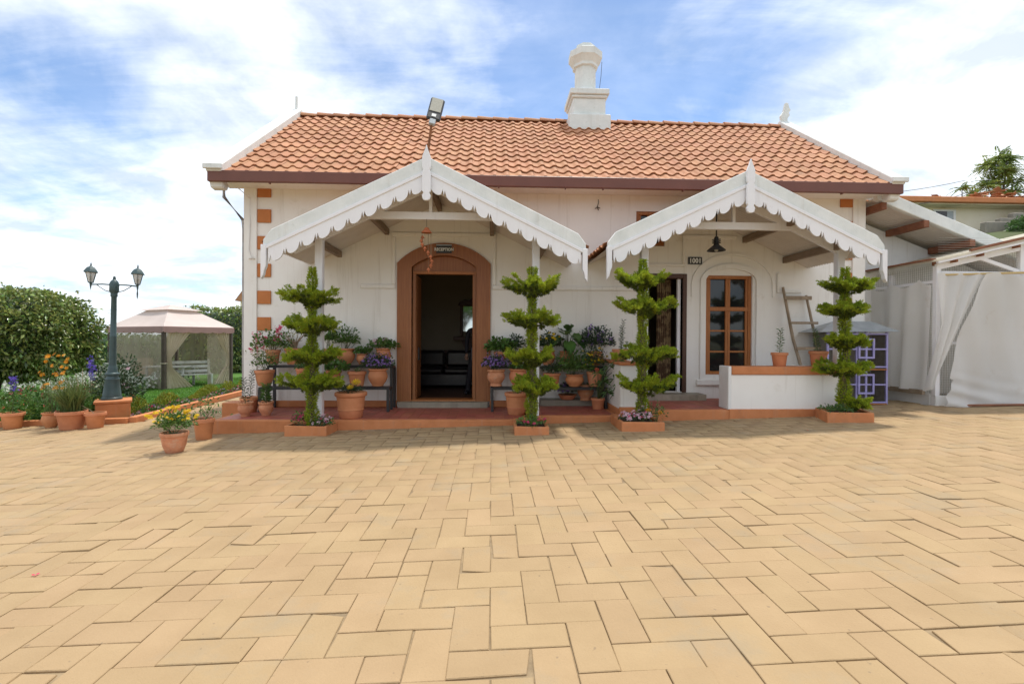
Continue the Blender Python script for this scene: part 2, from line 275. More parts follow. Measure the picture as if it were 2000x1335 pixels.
def flowers(name, P, Nn, r, mat, parent, k=5, cup=0.35, loc=(0, 0, 0)):
    V, F = petals(P, Nn, r, k, cup); return stuff(new(name, npmesh(name, V, F, mat), parent, loc))
def rdir(n): return unit(rng.normal(size=(n, 3)))
GS = 0.028
def zg(u): return max(-0.55, min(0.45, GS * u))

# ================================================================== SETTING
# ground: one sheet to the horizon, following the tilt of the yard near the house
xs = sorted(set([-1500, -500, -150, -60, -30, 30, 60, 150, 500, 1500] + [i * 2.0 for i in range(-12, 13)])); ys = [-300, -80, -20, -6, 0, 5, 9.7, 14, 20, 30, 60, 150, 500, 2000]
mb = MB(); mb.v = [(x, y, zg(x) - 0.09 - max(0, (y - 40)) * 0.004) for y in ys for x in xs]; nx = len(xs)
mb.f = [(j * nx + i, j * nx + i + 1, (j + 1) * nx + i + 1, (j + 1) * nx + i) for j in range(len(ys) - 1) for i in range(nx - 1)]
struct(mb.build('ground', 'earth'))

# ---- paving: sandstone blocks in herringbone on a bed of jointing sand
mb = MB(); mb.add([(-14, -6, zg(-14) - 0.010), (14, -6, zg(14) - 0.010), (14, 9.75, zg(14) - 0.010), (-14, 9.75, zg(-14) - 0.010)], [(0, 1, 2, 3)])
mb.add([(-6.95, 9.75, zg(-6.95) - 0.034), (-4.7, 9.75, zg(-4.7) - 0.034), (-4.7, 18, zg(-4.7) - 0.034), (-7.4, 18, zg(-7.4) - 0.034)], [(0, 1, 2, 3)])
mb.add([(7.5, 9.75, zg(7.5) - 0.034), (9.5, 9.75, zg(9.5) - 0.034), (9.5, 12, zg(9.5) - 0.034), (7.5, 12, zg(7.5) - 0.034)], [(0, 1, 2, 3)])
paving = struct(mb.build('paving', 'joint'))
PA = 0.190
def paver_mesh(i, L):
    r = random.Random(100 + i + int(L * 1000)); g = r.uniform(0.0005, 0.0024); h = 0.034; b = 0.0035
    a, c = L / 2 - g - r.random() * 0.0015, PA / 2 - g - r.random() * 0.0015
    j = lambda: r.uniform(-0.0025, 0.0025)
    cs = [(-a + j(), -c + j()), (a + j(), -c + j()), (a + j(), c + j()), (-a + j(), c + j())]
    if i >= 9:      # a broken corner
        k = r.randrange(4); f = r.uniform(0.82, 0.92); cs[k] = (cs[k][0] * f, cs[k][1] * r.uniform(0.75, 0.9))
    top = [(x - b * np.sign(x), y - b * np.sign(y), r.uniform(-0.0008, 0.0008)) for x, y in cs]
    m = MB(); m.add([(x, y, -h) for x, y in cs] + [(x, y, -b) for x, y in cs] + top, [(8, 9, 10, 11)] + [(4 + k, 4 + (k + 1) % 4, 8 + (k + 1) % 4, 8 + k) for k in range(4)] + [(k, (k + 1) % 4, 4 + (k + 1) % 4, 4 + k) for k in range(4)])
    return m.mesh('paver', 'stone')
PM = {L: [paver_mesh(i, L) for i in range(12)] for L in (2 * PA, PA)}
pl = []
for ix in range(-76, 77):
    for iy in range(1, 100):
        k = (ix - iy) % 4
        if k == 0: c = ((ix + 1) * PA, (iy + 0.5) * PA, 0.0)
        elif k == 2: c = ((ix + 0.5) * PA, iy * PA, PI / 2)
        else: continue
        x, y = c[0], c[1]
        if y > 9.66 and not (-6.78 - (y - 9.6) * 0.06 < x < -4.95 or (7.6 < x < 8.2 and y < 11)): continue
        if y > 17.5: continue
        if y > 9.4 and x < -6.8: continue
        if y > 8.32 and -4.35 < x < 5.7: continue
        if x > 8.35 and y > 8.85: continue
        if random.random() < 0.055:      # a block laid in two halves
            for s in (-1, 1):
                pl.append((x + math.cos(c[2]) * s * PA / 2, y + math.sin(c[2]) * s * PA / 2, c[2], PA))
        else: pl.append((x, y, c[2], 2 * PA))
scored = []
for q in pl:
    p = project((q[0], q[1], zg(q[0])))
    vis = p and -60 < p[0] < 2060 and p[1] < 1400
    scored.append((q[3] / p[2] ** 2 if vis else -1.0, q))
scored.sort(key=lambda t: -t[0])
VV = []; FF = []; base = 0
for i, (sc, (x, y, a, L)) in enumerate(scored):
    me = PM[L][random.choice((0, 1, 2, 3, 4, 5, 6, 7, 8) * 2 + (9, 10, 11))]; dz = random.gauss(0, 0.0018); tx, ty = random.gauss(0, 0.0045), random.gauss(0, 0.0045); a2 = a + random.choice((0, PI)) + random.gauss(0, 0.006)
    x += random.gauss(0, 0.0012); y += random.gauss(0, 0.0012)
    if i < 300 and sc > 0:
        o = new('paver', me, paving, (x, y, zg(x) + dz)); o.rotation_euler = (tx, ty - 0.028, a2) if False else (tx, ty, a2)
    else:
        Mx = (Matrix.Translation((x, y, zg(x) + dz)) @ Matrix.Rotation(-GS, 4, 'Y') @ Matrix.Rotation(a2, 4, 'Z') @ Matrix.Rotation(tx, 4, 'X') @ Matrix.Rotation(ty, 4, 'Y'))
        co = np.array([Mx @ v.co for v in me.vertices]); VV.append(co); FF.append(np.array([p.vertices[:] for p in me.polygons]) + base); base += len(co)
for o in paving.children:
    x = o.location.x; o.rotation_euler = (Matrix.Rotation(-GS, 3, 'Y') @ o.rotation_euler.to_matrix()).to_euler()
stuff(new('far_pavers', npmesh('far_pavers', np.concatenate(VV), np.concatenate(FF), 'stone'), paving))

# ---- garden lawn, kerbs
def zl(u, v=0): return zg(u) + 0.03
mb = MB(); xs = np.linspace(-40, -6.9, 14); ys = np.linspace(9.62, 45, 10)
mb.v = [(min(x, -6.85 - (y - 9.6) * 0.07), y, zl(x)) for y in ys for x in xs]; mb.f = [(j * 14 + i, j * 14 + i + 1, (j + 1) * 14 + i + 1, (j + 1) * 14 + i) for j in range(9) for i in range(13)]
struct(mb.build('lawn', 'lawn'))
def blades(name, n, fn, h, wd, mat, parent=None, loc=(0, 0, 0), curve=0.5, seg=2, lean=0.5):
    P = fn(n); n = len(P); d = rng.normal(size=(n, 3)); d[:, 2] = 0; d = unit(d); s = np.stack([-d[:, 1], d[:, 0], np.zeros(n)], 1); H = h * rng.uniform(0.6, 1.15, n)[:, None]; ln = lean * rng.uniform(0.2, 1.2, n)[:, None]
    Vs = []
    for k in range(seg + 1):
        t = k / seg; c = P + np.array([0, 0, 1.0]) * H * (t - curve * ln * t * t * 0.6) + d * H * ln * t ** 1.6; ww = wd * (1 - t) * 0.5 + 0.0006
        Vs += [c - s * ww, c + s * ww]
    V = np.stack(Vs, 1).reshape(-1, 3); m = 2 * (seg + 1); b = np.arange(n)[:, None] * m
    F = np.concatenate([b + [2 * k, 2 * k + 1, 2 * k + 3, 2 * k + 2] for k in range(seg)], 0)
    return new(name, npmesh(name, V, F, mat), parent, loc)
def lawn_pts(n):
    v = 9.9 + rng.random(n) ** 1.2 * 11; u = -6.95 - (v - 9.6) * 0.07 - rng.random(n) ** 1.3 * 9
    return np.stack([u, v, np.clip(GS * u, -0.55, 0.45) + 0.03], 1)
g = stuff(blades('lawn_grass', 75000, lawn_pts, 0.055, 0.012, 'grass', lean=0.7)); tag(g, 'short mown green lawn around the gazebo', 'grass')
K = []
mb = MB()
def kerb(pts, w, h):
    m = MB()
    for (a, b) in zip(pts[:-1], pts[1:]): m.beam((a[0], a[1], zg(a[0]) + h / 2 - 0.03), (b[0], b[1], zg(b[0]) + h / 2 - 0.03), w, h)
    return m
kb = kerb([(-14, 9.62), (-6.86, 9.58)], 0.12, 0.13).build('garden_kerb', 'terracotta_paint', bevel=0.012); tag(kb, 'low terracotta painted kerb behind the row of pots at the left', 'kerb')
kb = kerb([(-6.80, 9.60), (-7.35, 17.5)], 0.12, 0.14).build('path_kerb', 'terracotta_paint', bevel=0.012); tag(kb, 'terracotta kerb running back along the path beside the flower border', 'kerb')

# ---- porch floors (raised, painted edges, red tiles)
def slab(name, u0, u1, v0, v1, z1, z0, tile_w=0.16):
    o = MB().box(u0, u1, v0, v1, z0, z1).build(name, 'terracotta_paint', bevel=0.012); struct(o)
    m = MB(); a = tile_w; nu = int((u1 - u0 - 0.16) / a); nv = int((v1 - v0 - 0.12) / a); du = (u1 - u0 - 0.16) / nu; dv = (v1 - v0 - 0.12) / nv
    for i in range(nu):
        for j in range(nv):
            x, y = u0 + 0.08 + i * du, v0 + 0.11 + j * dv; g = 0.006; z = z1 + 0.0045 + random.uniform(-0.0008, 0.0008)
            m.add([(x + g, y + g, z), (x + du - g, y + g, z), (x + du - g, y + dv - g, z), (x + g, y + dv - g, z), (x + 0.0005, y + 0.0005, z1 + 0.0005), (x + du - 0.0005, y + 0.0005, z1 + 0.0005), (x + du - 0.0005, y + dv - 0.0005, z1 + 0.0005), (x + 0.0005, y + dv - 0.0005, z1 + 0.0005)],
                  [(0, 1, 2, 3), (4, 5, 1, 0), (5, 6, 2, 1), (6, 7, 3, 2), (7, 4, 0, 3)])
    stuff(m.build('floor_tiles', 'red_tile', o)); return o
slab('porch_floor', -4.52, 0.62, 8.12, 9.70, 0.095, -0.25)
slab('porch_floor', 0.62, 2.16, 8.16, 9.70, 0.155, -0.2)
slab('porch_floor', 2.16, 5.95, 8.10, 9.70, 0.26, -0.1)
mb = MB().box(-4.76, -1.84, 9.62, 9.70, 0.1, 0.22).box(-0.03, 0.7, 9.62, 9.70, 0.1, 0.22); mb.box(-4.98, -4.52, 9.3, 9.68, -0.2, 0.22)
struct(mb.build('skirting', 'terracotta_paint', bevel=0.01))
st = MB().box(-1.80, -0.06, 9.52, 9.70, 0.09, 0.205).build('door_step', 'grey_tile', bevel=0.006); struct(st)
m = MB()
for i in range(12): m.box(-1.795 + i * 0.1445, -1.795 + i * 0.1445 + 0.139, 9.512, 9.522, 0.1, 0.20)
stuff(m.build('step_tiles', 'grey_tile', st))
st = MB().box(2.62, 4.15, 9.30, 9.70, 0.25, 0.38).build('door_step', 'grey_tile', bevel=0.006); struct(st)
m = MB()
for i in range(9): m.box(2.625 + i * 0.169, 2.625 + i * 0.169 + 0.163, 9.292, 9.302, 0.265, 0.375)
stuff(m.build('step_tiles', 'grey_tile', st))
struct(MB().box(0.95, 2.14, 9.35, 9.70, 0.15, 0.27).build('door_step', 'grey_tile', bevel=0.006))

# ================================================================== HOUSE
house = thing('house', 'white single storey house with orange tiled roof and brown eaves', 'house')
UL, UR, VF, VB = -4.76, 7.56, 9.70, 15.7
EZ, EV, RV, RZ = 4.43, 9.10, 12.70, 7.04; SLP = (RZ - EZ) / (RV - EV)
def wall_holes(u0, u1, z0, z1, v0, v1, holes):
    us = sorted({u0, u1, *[h[0] for h in holes], *[h[1] for h in holes]}); zs = sorted({z0, z1, *[h[2] for h in holes], *[h[3] for h in holes]}); m = MB()
    inh = lambda a, b: any(h[0] < a < h[1] and h[2] < b < h[3] for h in holes)
    for a, b in zip(us[:-1], us[1:]):
        for c, d in zip(zs[:-1], zs[1:]):
            if inh((a + b) / 2, (c + d) / 2): continue
            m.add([(a, v0, c), (b, v0, c), (b, v0, d), (a, v0, d)], [(0, 1, 2, 3)]); m.add([(a, v1, c), (b, v1, c), (b, v1, d), (a, v1, d)], [(3, 2, 1, 0)])
    for h in holes:
        a, b, c, d = h; m.add([(a, v0, c), (a, v1, c), (a, v1, d), (a, v0, d)], [(0, 1, 2, 3)]); m.add([(b, v0, c), (b, v1, c), (b, v1, d), (b, v0, d)], [(3, 2, 1, 0)])
        m.add([(a, v0, d), (a, v1, d), (b, v1, d), (b, v0, d)], [(0, 1, 2, 3)]); m.add([(a, v0, c), (a, v1, c), (b, v1, c), (b, v0, c)], [(3, 2, 1, 0)])
    me = bpy.data.meshes.new('wall'); me.from_pydata(m.v, [], m.f); me.materials.append(MATS['wall']); return me
H1 = (-1.56, -0.30, 0.20, 3.06); H2 = (2.98, 3.82, 0.385, 2.68); H3 = (4.30, 5.25, 0.74, 2.73); H4 = (2.87, 3.45, 3.30, 3.99)
new('wall', wall_holes(UL, UR, -0.3, 4.40, VF, VF + 0.3, [H1, H2, H3, H4]), house)
gab = [(VF + 0.302, -0.4), (VB, -0.4), (VB, 4.3), (RV, RZ - 0.22), (VF + 0.302, RZ - 0.22 - (RV - VF - 0.302) * SLP)]
for a, b in ((UL, UL + 0.3), (UR - 0.3, UR)): MB().prism(gab, a, b, 'x').build('wall', 'wall', house)
MB().box(UL + 0.302, UR - 0.302, VB - 0.3, VB - 0.002, -0.4, 4.3).build('wall', 'wall', house)
# corner pilasters
MB().box(UL - 0.005, -4.52, VF - 0.035, VF - 0.002, 0.1, 4.36).build('pilaster', 'wall', house, bevel=0.006)
MB().box(7.30, UR + 0.005, VF - 0.035, VF - 0.002, 0.1, 4.36).build('pilaster', 'wall', house, bevel=0.006)
MB().box(UL - 0.05, UL - 0.003, VF - 0.02, VB, -0.3, 0.2).build('plinth', 'terracotta_paint', house)
qm = MB().box(-0.127, 0.127, -0.03, 0, -0.127, 0.127).mesh('quoin', 'quoin', 0.006)
for z in (4.26, 3.775, 3.26, 2.73, 2.21, 1.70): new('quoin', qm, house, (-4.385, VF - 0.002, z))
for z in (4.26, 3.72, 3.2, 2.68, 2.16): new('quoin', qm, house, (7.17, VF - 0.002, z))
# interior
inn = MB(); inn.box(-4.44, 2.3, 13.3, 13.4, 0, 4.2).box(2.3, 2.4, 10.01, 15.3, 0, 4.2).box(2.42, 7.2, 13.3, 13.4, 0, 4.2); inn.build('inner_wall', 'room_wall', house)
MB().box(-4.45, 7.25, 10.003, 15.3, 4.0, 4.1).build('ceiling', 'room_wall', house); MB().box(-4.45, 7.25, 10.003, 15.3, 0.0, 0.2).build('floor', 'wood_dark', house)
MB().box(-4.44, 2.29, 13.24, 13.297, 0.2, 1.12).build('wainscot', 'wood_dark', house)
# wall mouldings
def mould(segs, name='moulding'):
    for s in segs: MB().box(s[0], s[1], VF - s[4] if len(s) > 4 else VF - 0.04, VF - 0.002, s[2], s[3]).build(name, 'wall', house, bevel=0.012)
mould([(-1.95, 0.09, 3.42, 3.50), (-1.945, -1.875, 2.485, 3.418), (0.012, 0.082, 2.485, 3.418), (-2.55, -1.875, 2.40, 2.483), (0.012, 2.98, 2.40, 2.483),
       (3.80, 4.9, 3.46, 3.53), (3.80, 3.865, 2.955, 3.458), (2.95, 3.865, 2.89, 2.953), (5.74, 5.80, 2.45, 2.80), (5.74, 6.25, 2.385, 2.448), (-4.5, 7.28, 4.30, 4.395, 0.05)])
def arch_strip(c, hw, zs, rise, w, t, zb, y=0.0):
    m = MB(); n = 20; o = []; i = []
    for k in range(n + 1):
        a = PI * k / n; o.append((c + math.cos(a) * hw, zs + math.sin(a) * rise)); i.append((c + math.cos(a) * (hw - w), zs + math.sin(a) * (rise - w)))
    o = [(c + hw, zb)] + o + [(c - hw, zb)]; i = [(c + hw - w, zb)] + i + [(c - hw + w, zb)]
    for k in range(len(o) - 1):
        m.add([(o[k][0], VF - t - y, o[k][1]), (o[k + 1][0], VF - t - y, o[k + 1][1]), (i[k + 1][0], VF - t - y, i[k + 1][1]), (i[k][0], VF - t - y, i[k][1]),
               (o[k][0], VF - 0.001, o[k][1]), (o[k + 1][0], VF - 0.001, o[k + 1][1]), (i[k + 1][0], VF - 0.001, i[k + 1][1]), (i[k][0], VF - 0.001, i[k][1])],
              [(0, 1, 2, 3), (0, 4, 5, 1), (3, 2, 6, 7)])
    return m
arch_strip(4.85, 0.86, 2.52, 0.66, 0.055, 0.03, 2.30).build('window_arch', 'wall', house); arch_strip(4.79, 0.62, 2.60, 0.36, 0.10, 0.05, 0.62).build('window_arch', 'wall', house)
MB().box(4.10, 5.48, VF - 0.07, VF - 0.002, 0.53, 0.64).build('window_sill', 'wall', house, bevel=0.01)
# reception door: arched wooden surround, tympanum, two leaves folded inwards
def arch_panel(u0, u1, zs, rise, zb, n=20):
    c, hw = (u0 + u1) / 2, (u1 - u0) / 2; rr = (hw * hw + rise * rise) / (2 * rise); zc = zs + rise - rr; a0 = math.asin(hw / rr)
    return [(u0, zb), (u1, zb)] + [(c + rr * math.sin(a0 - 2 * a0 * k / n), zc + rr * math.cos(a0 - 2 * a0 * k / n)) for k in range(n + 1)]
dr = new('reception_door_frame', None, house)
O = arch_panel(-1.84, -0.02, 2.90, 0.40, 0.205); I = arch_panel(-1.56, -0.30, 2.83, 0.23, 0.205)
m = MB(); y0, y1 = VF - 0.045, VF - 0.002; n = len(O)
for k in range(1, n):
    a, b = k, (k + 1) % n
    m.add([(O[a][0], y0, O[a][1]), (O[b][0], y0, O[b][1]), (I[b][0], y0, I[b][1]), (I[a][0], y0, I[a][1]), (O[a][0], y1, O[a][1]), (O[b][0], y1, O[b][1]), (I[b][0], y1 + 0.14, I[b][1]), (I[a][0], y1 + 0.14, I[a][1])], [(0, 1, 2, 3), (0, 4, 5, 1), (3, 2, 6, 7)])
m.build('surround', 'wood', dr)
MB().prism(arch_panel(-1.56, -0.30, 2.83, 0.225, 2.76), VF + 0.09, VF + 0.13).build('tympanum', 'wood', dr)
MB().box(-1.555, -0.305, VF + 0.05, VF + 0.14, 2.70, 2.76).build('transom', 'wood_light', dr, bevel=0.005)
for a, b in ((-1.555, -1.49), (-0.37, -0.305)): MB().box(a, b, VF + 0.05, VF + 0.139, 0.205, 2.698).build('jamb', 'wood', dr, bevel=0.005)
MB().box(-1.56, -0.30, VF - 0.01, VF + 0.3, 0.200, 0.235).build('threshold', 'wood_light', dr, bevel=0.004)
for s, u in ((1, -1.50), (-1, -0.36)):
    lf = MB().box(u - 0.02, u + 0.02, VF + 0.15, VF + 0.72, 0.24, 2.69).build('door_leaf', 'wood', dr, bevel=0.004)
    MB().box(u + s * 0.021, u + s * 0.045, VF + 0.3, VF + 0.33, 1.0, 1.25).build('handle', 'black_metal', lf)
# room door
dr = new('room_door_frame', None, house)
for a, b, c, d in ((2.93, 3.0, 0.385, 2.75), (3.82, 3.90, 0.385, 2.75), (3.0, 3.82, 2.66, 2.75)): MB().box(a, b, VF - 0.03, VF + 0.14, c, d).build('jamb', 'wood_dark', dr, bevel=0.006)
MB().box(3.74, 3.80, VF + 0.05, VF + 0.12, 0.39, 2.655).build('door_leaf_edge', 'trim_white', dr)
# windows
def window(parent, u0, u1, z0, z1, cols, splits):
    wf = new('window', None, parent); y0, y1 = VF + 0.06, VF + 0.13; fw = 0.065
    for a, b, c, d in ((u0, u0 + fw, z0, z1), (u1 - fw, u1, z0, z1), (u0 + fw, u1 - fw, z0, z0 + fw), (u0 + fw, u1 - fw, z1 - fw, z1)): MB().box(a, b, y0 - 0.02, y1, c, d).build('frame', 'wood_light', wf, bevel=0.006)
    du = (u1 - u0 - 2 * fw) / cols; zz = [z0 + fw] + splits + [z1 - fw]
    for s in splits: MB().box(u0 + fw, u1 - fw, y0 + (0.005 if s != splits[-1] else -0.018), y1 - 0.01, s - (0.018 if s != splits[-1] else 0.04), s + (0.018 if s != splits[-1] else 0.04)).build('glazing_bar', 'wood_light', wf, bevel=0.004)
    for i in range(cols):
        a, b = u0 + fw + i * du, u0 + fw + (i + 1) * du
        for x, y in ((a, a + 0.05), (b - 0.05, b)): MB().box(x + 0.002, y - 0.002, y0 - 0.004, y1 - 0.02, z0 + fw, z1 - fw).build('stile', 'wood_light', wf, bevel=0.004)
        for c, d in zip(zz[:-1], zz[1:]): MB().box(a + 0.05, b - 0.05, y0 + 0.03, y0 + 0.036, c + 0.015, d - 0.015).build('pane', 'glass', wf)
window(house, *H3, 2, [1.20, 1.62, 2.06]); window(house, *H4, 2, [3.75])
MB().box(H3[0] + 0.01, H3[1] - 0.01, VF + 0.2, VF + 0.22, H3[2], H3[3]).build('window_blind', 'cage_dark', house)
# roof slab, tiles, ridge, verges
roof = new('roof', None, house)
prof = [(EV + 0.06, EZ - 0.05), (RV, RZ - 0.06), (2 * RV - EV - 0.06, EZ - 0.05), (2 * RV - EV - 0.06, EZ - 0.16), (RV, RZ - 0.18), (EV + 0.06, EZ - 0.16)]
MB().prism(prof, UL - 0.1, UR + 0.02, 'x').build('roof_deck', 'wood_dark', roof)
def tile_mesh(TW, TL):
    cx = [0, .06, .14, .24, .35, .46, .55, .62, .70, .78, .86, .93, 1.0]; f = lambda x: 0.034 * math.sin(PI * min(1, max(0, (x - 0.05) / 0.57))) ** 0.75 + 0.012 * max(0, math.sin(PI * (x - 0.70) / 0.2)) * (0.70 < x < 0.9)
    pan = lambda x: 0.039 * math.sin(PI * min(1, max(0, (x - 0.02) / 0.70))) ** 0.75 - 0.006 * max(0, math.sin(PI * (x - 0.72) / 0.28)); nose = lambda x: 0.35 * max(0, pan(x))
    m = MB(); n = len(cx)
    m.v += [(x * TW, -nose(x), 0.060 - pan(x)) for x in cx] + [(x * TW, TL * 1.08, 0.026 - pan(x) * 0.9) for x in cx]
    m.v += [(x * TW, -nose(x) + 0.006, 0.034 - pan(x)) for x in cx]
    m.f = [(i, i + 1, n + i + 1, n + i) for i in range(n - 1)] + [(2 * n + i, 2 * n + i + 1, i + 1, i) for i in range(n - 1)]
    me = bpy.data.meshes.new('roof_tile'); me.from_pydata(m.v, [], m.f); me.materials.append(MATS['roof_tile']); me.polygons.foreach_set('use_smooth', [True] * len(m.f)); me.set_sharp_from_angle(angle=R(50)); return me
def tiles(parent, origin, eu, es, nu, nr, TW, TL, indiv, flip=1):
    """rows of tiles: origin at the lower left, eu along the eave, es up the slope"""
    me = tile_mesh(TW, TL); eu, es = Vector(eu).normalized(), Vector(es).normalized(); nn = eu.cross(es); B = Matrix((eu, es, nn)).transposed().to_4x4(); cos_ = np.array([v.co for v in me.vertices]); fs = [p.vertices[:] for p in me.polygons]; VV = []; FF = []; b = 0
    for r in range(nr):
        for c in range(nu):
            p = Vector(origin) + eu * (c * TW) + es * (r * TL) + nn * random.gauss(0, 0.002) + es * random.gauss(0, 0.006)
            Mx = Matrix.Translation(p) @ B @ Matrix.Rotation(random.gauss(0, 0.008), 4, 'Z') @ Matrix.Rotation(random.gauss(0, 0.006), 4, 'Y')
            if r * nu + c < indiv: o = new('roof_tile', me, parent); o.matrix_local = Mx
            else:
                a = np.array(Mx); VV.append(cos_ @ a[:3, :3].T + a[:3, 3]); FF.append(np.array(fs) + b); b += len(cos_)
    if VV:
        o = new('tile_field', npmesh('tile_field', np.concatenate(VV), np.concatenate(FF), 'roof_tile', True), parent); o.data.set_sharp_from_angle(angle=R(50)); stuff(o)
SL = math.hypot(RV - EV, RZ - EZ); TLn = SL / 13.0; NU = 53; TWd = (UR + 0.0 - (UL - 0.08)) / NU
es = Vector((0, RV - EV, RZ - EZ))
tiles(roof, (UL - 0.08, EV - 0.03, EZ - 0.045), (1, 0, 0), es, NU, 13, TWd, TLn, 53 * 5)
MB().add([(UL - 0.08, RV, RZ - 0.03), (UR, RV, RZ - 0.03), (UR, 2 * RV - EV, EZ - 0.03), (UL - 0.08, 2 * RV - EV, EZ - 0.03)], [(0, 1, 2, 3)]).build('back_slope', 'roof_tile', roof)
rm = MB(); nseg = 9
for k in range(2):
    yy = k * 0.44; rad = (0.118, 0.086)[k]
    rm.v += [(yy, math.cos(PI * j / nseg) * rad * 1.15, math.sin(PI * j / nseg) * rad) for j in range(nseg + 1)]
rm.f = [(j, j + 1, nseg + 2 + j, nseg + 1 + j) for j in range(nseg)] + [tuple(range(nseg + 1))]
rme = rm.mesh('ridge_tile', 'roof_tile', smooth=40)
for i in range(31):
    x = UL - 0.05 + i * 0.402
    if 1.85 < x < 2.75: continue
    new('ridge_tile', rme, roof, (x, RV, RZ - 0.03 + random.gauss(0, 0.004)))
for a, b in ((UL - 0.34, UL - 0.06), (UR - 0.02, UR + 0.24)):
    vg = [(EV - 0.12, EZ - 0.02), (EV - 0.10, EZ + 0.10), (RV, RZ + 0.17), (2 * RV - EV, EZ + 0.1), (2 * RV - EV, EZ - 0.2), (RV, RZ - 0.25), (EV + 0.12, EZ - 0.18)]
    v = MB().prism(vg, a, b, 'x').build('verge', 'cement_white', roof, bevel=0.015)
    MB().box(a - 0.03, b + 0.03, EV - 0.17, EV - 0.121, EZ - 0.005, EZ + 0.09).build('verge_end', 'cement_white', v, bevel=0.012)
    MB().prism([(EV + 0.0, EZ - 0.30), (EV + 0.14, EZ - 0.32), (EV + 0.2, EZ - 0.185), (EV - 0.08, EZ - 0.10)], a + 0.02, b - 0.02, 'x').build('verge_bracket', 'cement_white', v, bevel=0.02)
MB().prism([(RV - 0.03, RZ + 0.15), (RV + 0.03, RZ + 0.15), (RV + 0.02, RZ + 0.48), (RV - 0.02, RZ + 0.48)], UL - 0.22, UL - 0.17, 'x').build('finial', 'cement_white', roof)
fo = [(-.07, 0), (.09, 0), (.09, .12), (.15, .20), (.12, .27), (.17, .33), (.13, .40), (.10, .52), (.03, .53), (.0, .40), (-.02, .3), (-.10, .18)]
MB().prism([(UR + 0.10 + a, RZ + 0.1 + b) for a, b in fo], RV - 0.06, RV + 0.03).build('finial', 'cement_white', roof, bevel=0.01)
# eaves
MB().box(UL - 0.32, UR + 0.22, EV - 0.10, EV - 0.03, EZ - 0.21, EZ - 0.012).build('gutter', 'fascia', house, bevel=0.008)
MB().box(UL - 0.3, UR + 0.2, EV - 0.028, EV + 0.0, EZ - 0.20, EZ - 0.05).build('fascia', 'fascia', house)
MB().box(UL - 0.28, UR + 0.18, EV + 0.002, VF - 0.002, EZ - 0.135, EZ - 0.12).build('soffit', 'wall', house)
for u in (-4.0, -2.1, 0.12, 1.35, 2.05, 3.55, 5.1, 6.6): MB().box(u - 0.012, u + 0.012, EV - 0.09, EV - 0.03, EZ - 0.232, EZ - 0.212).build('gutter_bracket', 'fascia', house)
MB().tube([(-4.90, 9.22, 4.2), (-4.90, 9.22, 4.0), (-4.80, 9.70, 3.70), (-4.80, 9.74, 3.5), (-4.80, 9.74, 0.1)], 0.03, 10).build('downpipe', 'pipe', house, smooth=40)
MB().tube([(-4.70, 9.3, 4.2), (-4.63, 9.63, 4.1), (-4.64, 9.65, 3.6), (-4.66, 9.65, 3.1), (-4.60, 9.64, 2.98)], 0.010, 6).build('wall_cable', 'wall_white', house)
MB().lathe([(0.035, -0.012), (0.055, -0.006), (0.055, 0.006), (0.035, 0.012), (0.035, -0.012)], 16, (-4.60, 9.63, 2.95)).build('cable_ring', 'wall_white', house).rotation_euler = (0, 0, 0)
for u, z in ((0.12, 3.6), (2.10, 4.05)): MB().tube([(u, VF - 0.02, 4.2), (u + 0.01, VF - 0.02, z + 0.1), (u - 0.02, VF - 0.03, z)], 0.006, 6).build('wall_cable', 'cable' if z > 4 else 'wall_white', house)
m = MB()
for a in range(4): m.tube([(2.08, VF - 0.03, 4.05), (2.08 + 0.05 * math.cos(a * 1.7), VF - 0.05, 4.02 + 0.04 * math.sin(a * 1.7))], 0.008, 6)
m.build('cable_end', 'cable', house)
# chimney
ch = new('chimney', None, house); cu = 2.42
MB().box(1.90, 2.94, 12.14, 13.25, 6.55, 7.02).build('base', 'cement_white', ch, bevel=0.02)
MB().box(2.01, 2.83, 12.26, 13.12, 7.02, 7.46).build('block', 'cement_white', ch, bevel=0.015)
MB().box(1.97, 2.87, 12.21, 13.17, 7.46, 7.53).build('moulding', 'cement_white', ch, bevel=0.02); MB().box(1.93, 2.91, 12.17, 13.21, 7.53, 7.67).build('cornice', 'cement_white', ch, bevel=0.015)
MB().lathe([(0, 7.67), (0.36, 7.67), (0.36, 7.74), (0.31, 7.82), (0.275, 7.82), (0.27, 8.38), (0.33, 8.40), (0.33, 8.47), (0.35, 8.50), (0.42, 8.60), (0.44, 8.62), (0.44, 8.78), (0.38, 8.82), (0.27, 8.86), (0.25, 8.97), (0.17, 8.99), (0.17, 8.9), (0, 8.9)], 8, (2.39, 12.7, 0), PI / 8).build('shaft', 'cement_white', ch)
MB().tube([(2.70, 12.45, 7.7), (2.74, 12.4, 8.1), (2.76, 12.4, 8.45)], 0.006, 5).build('wire', 'cable', ch)

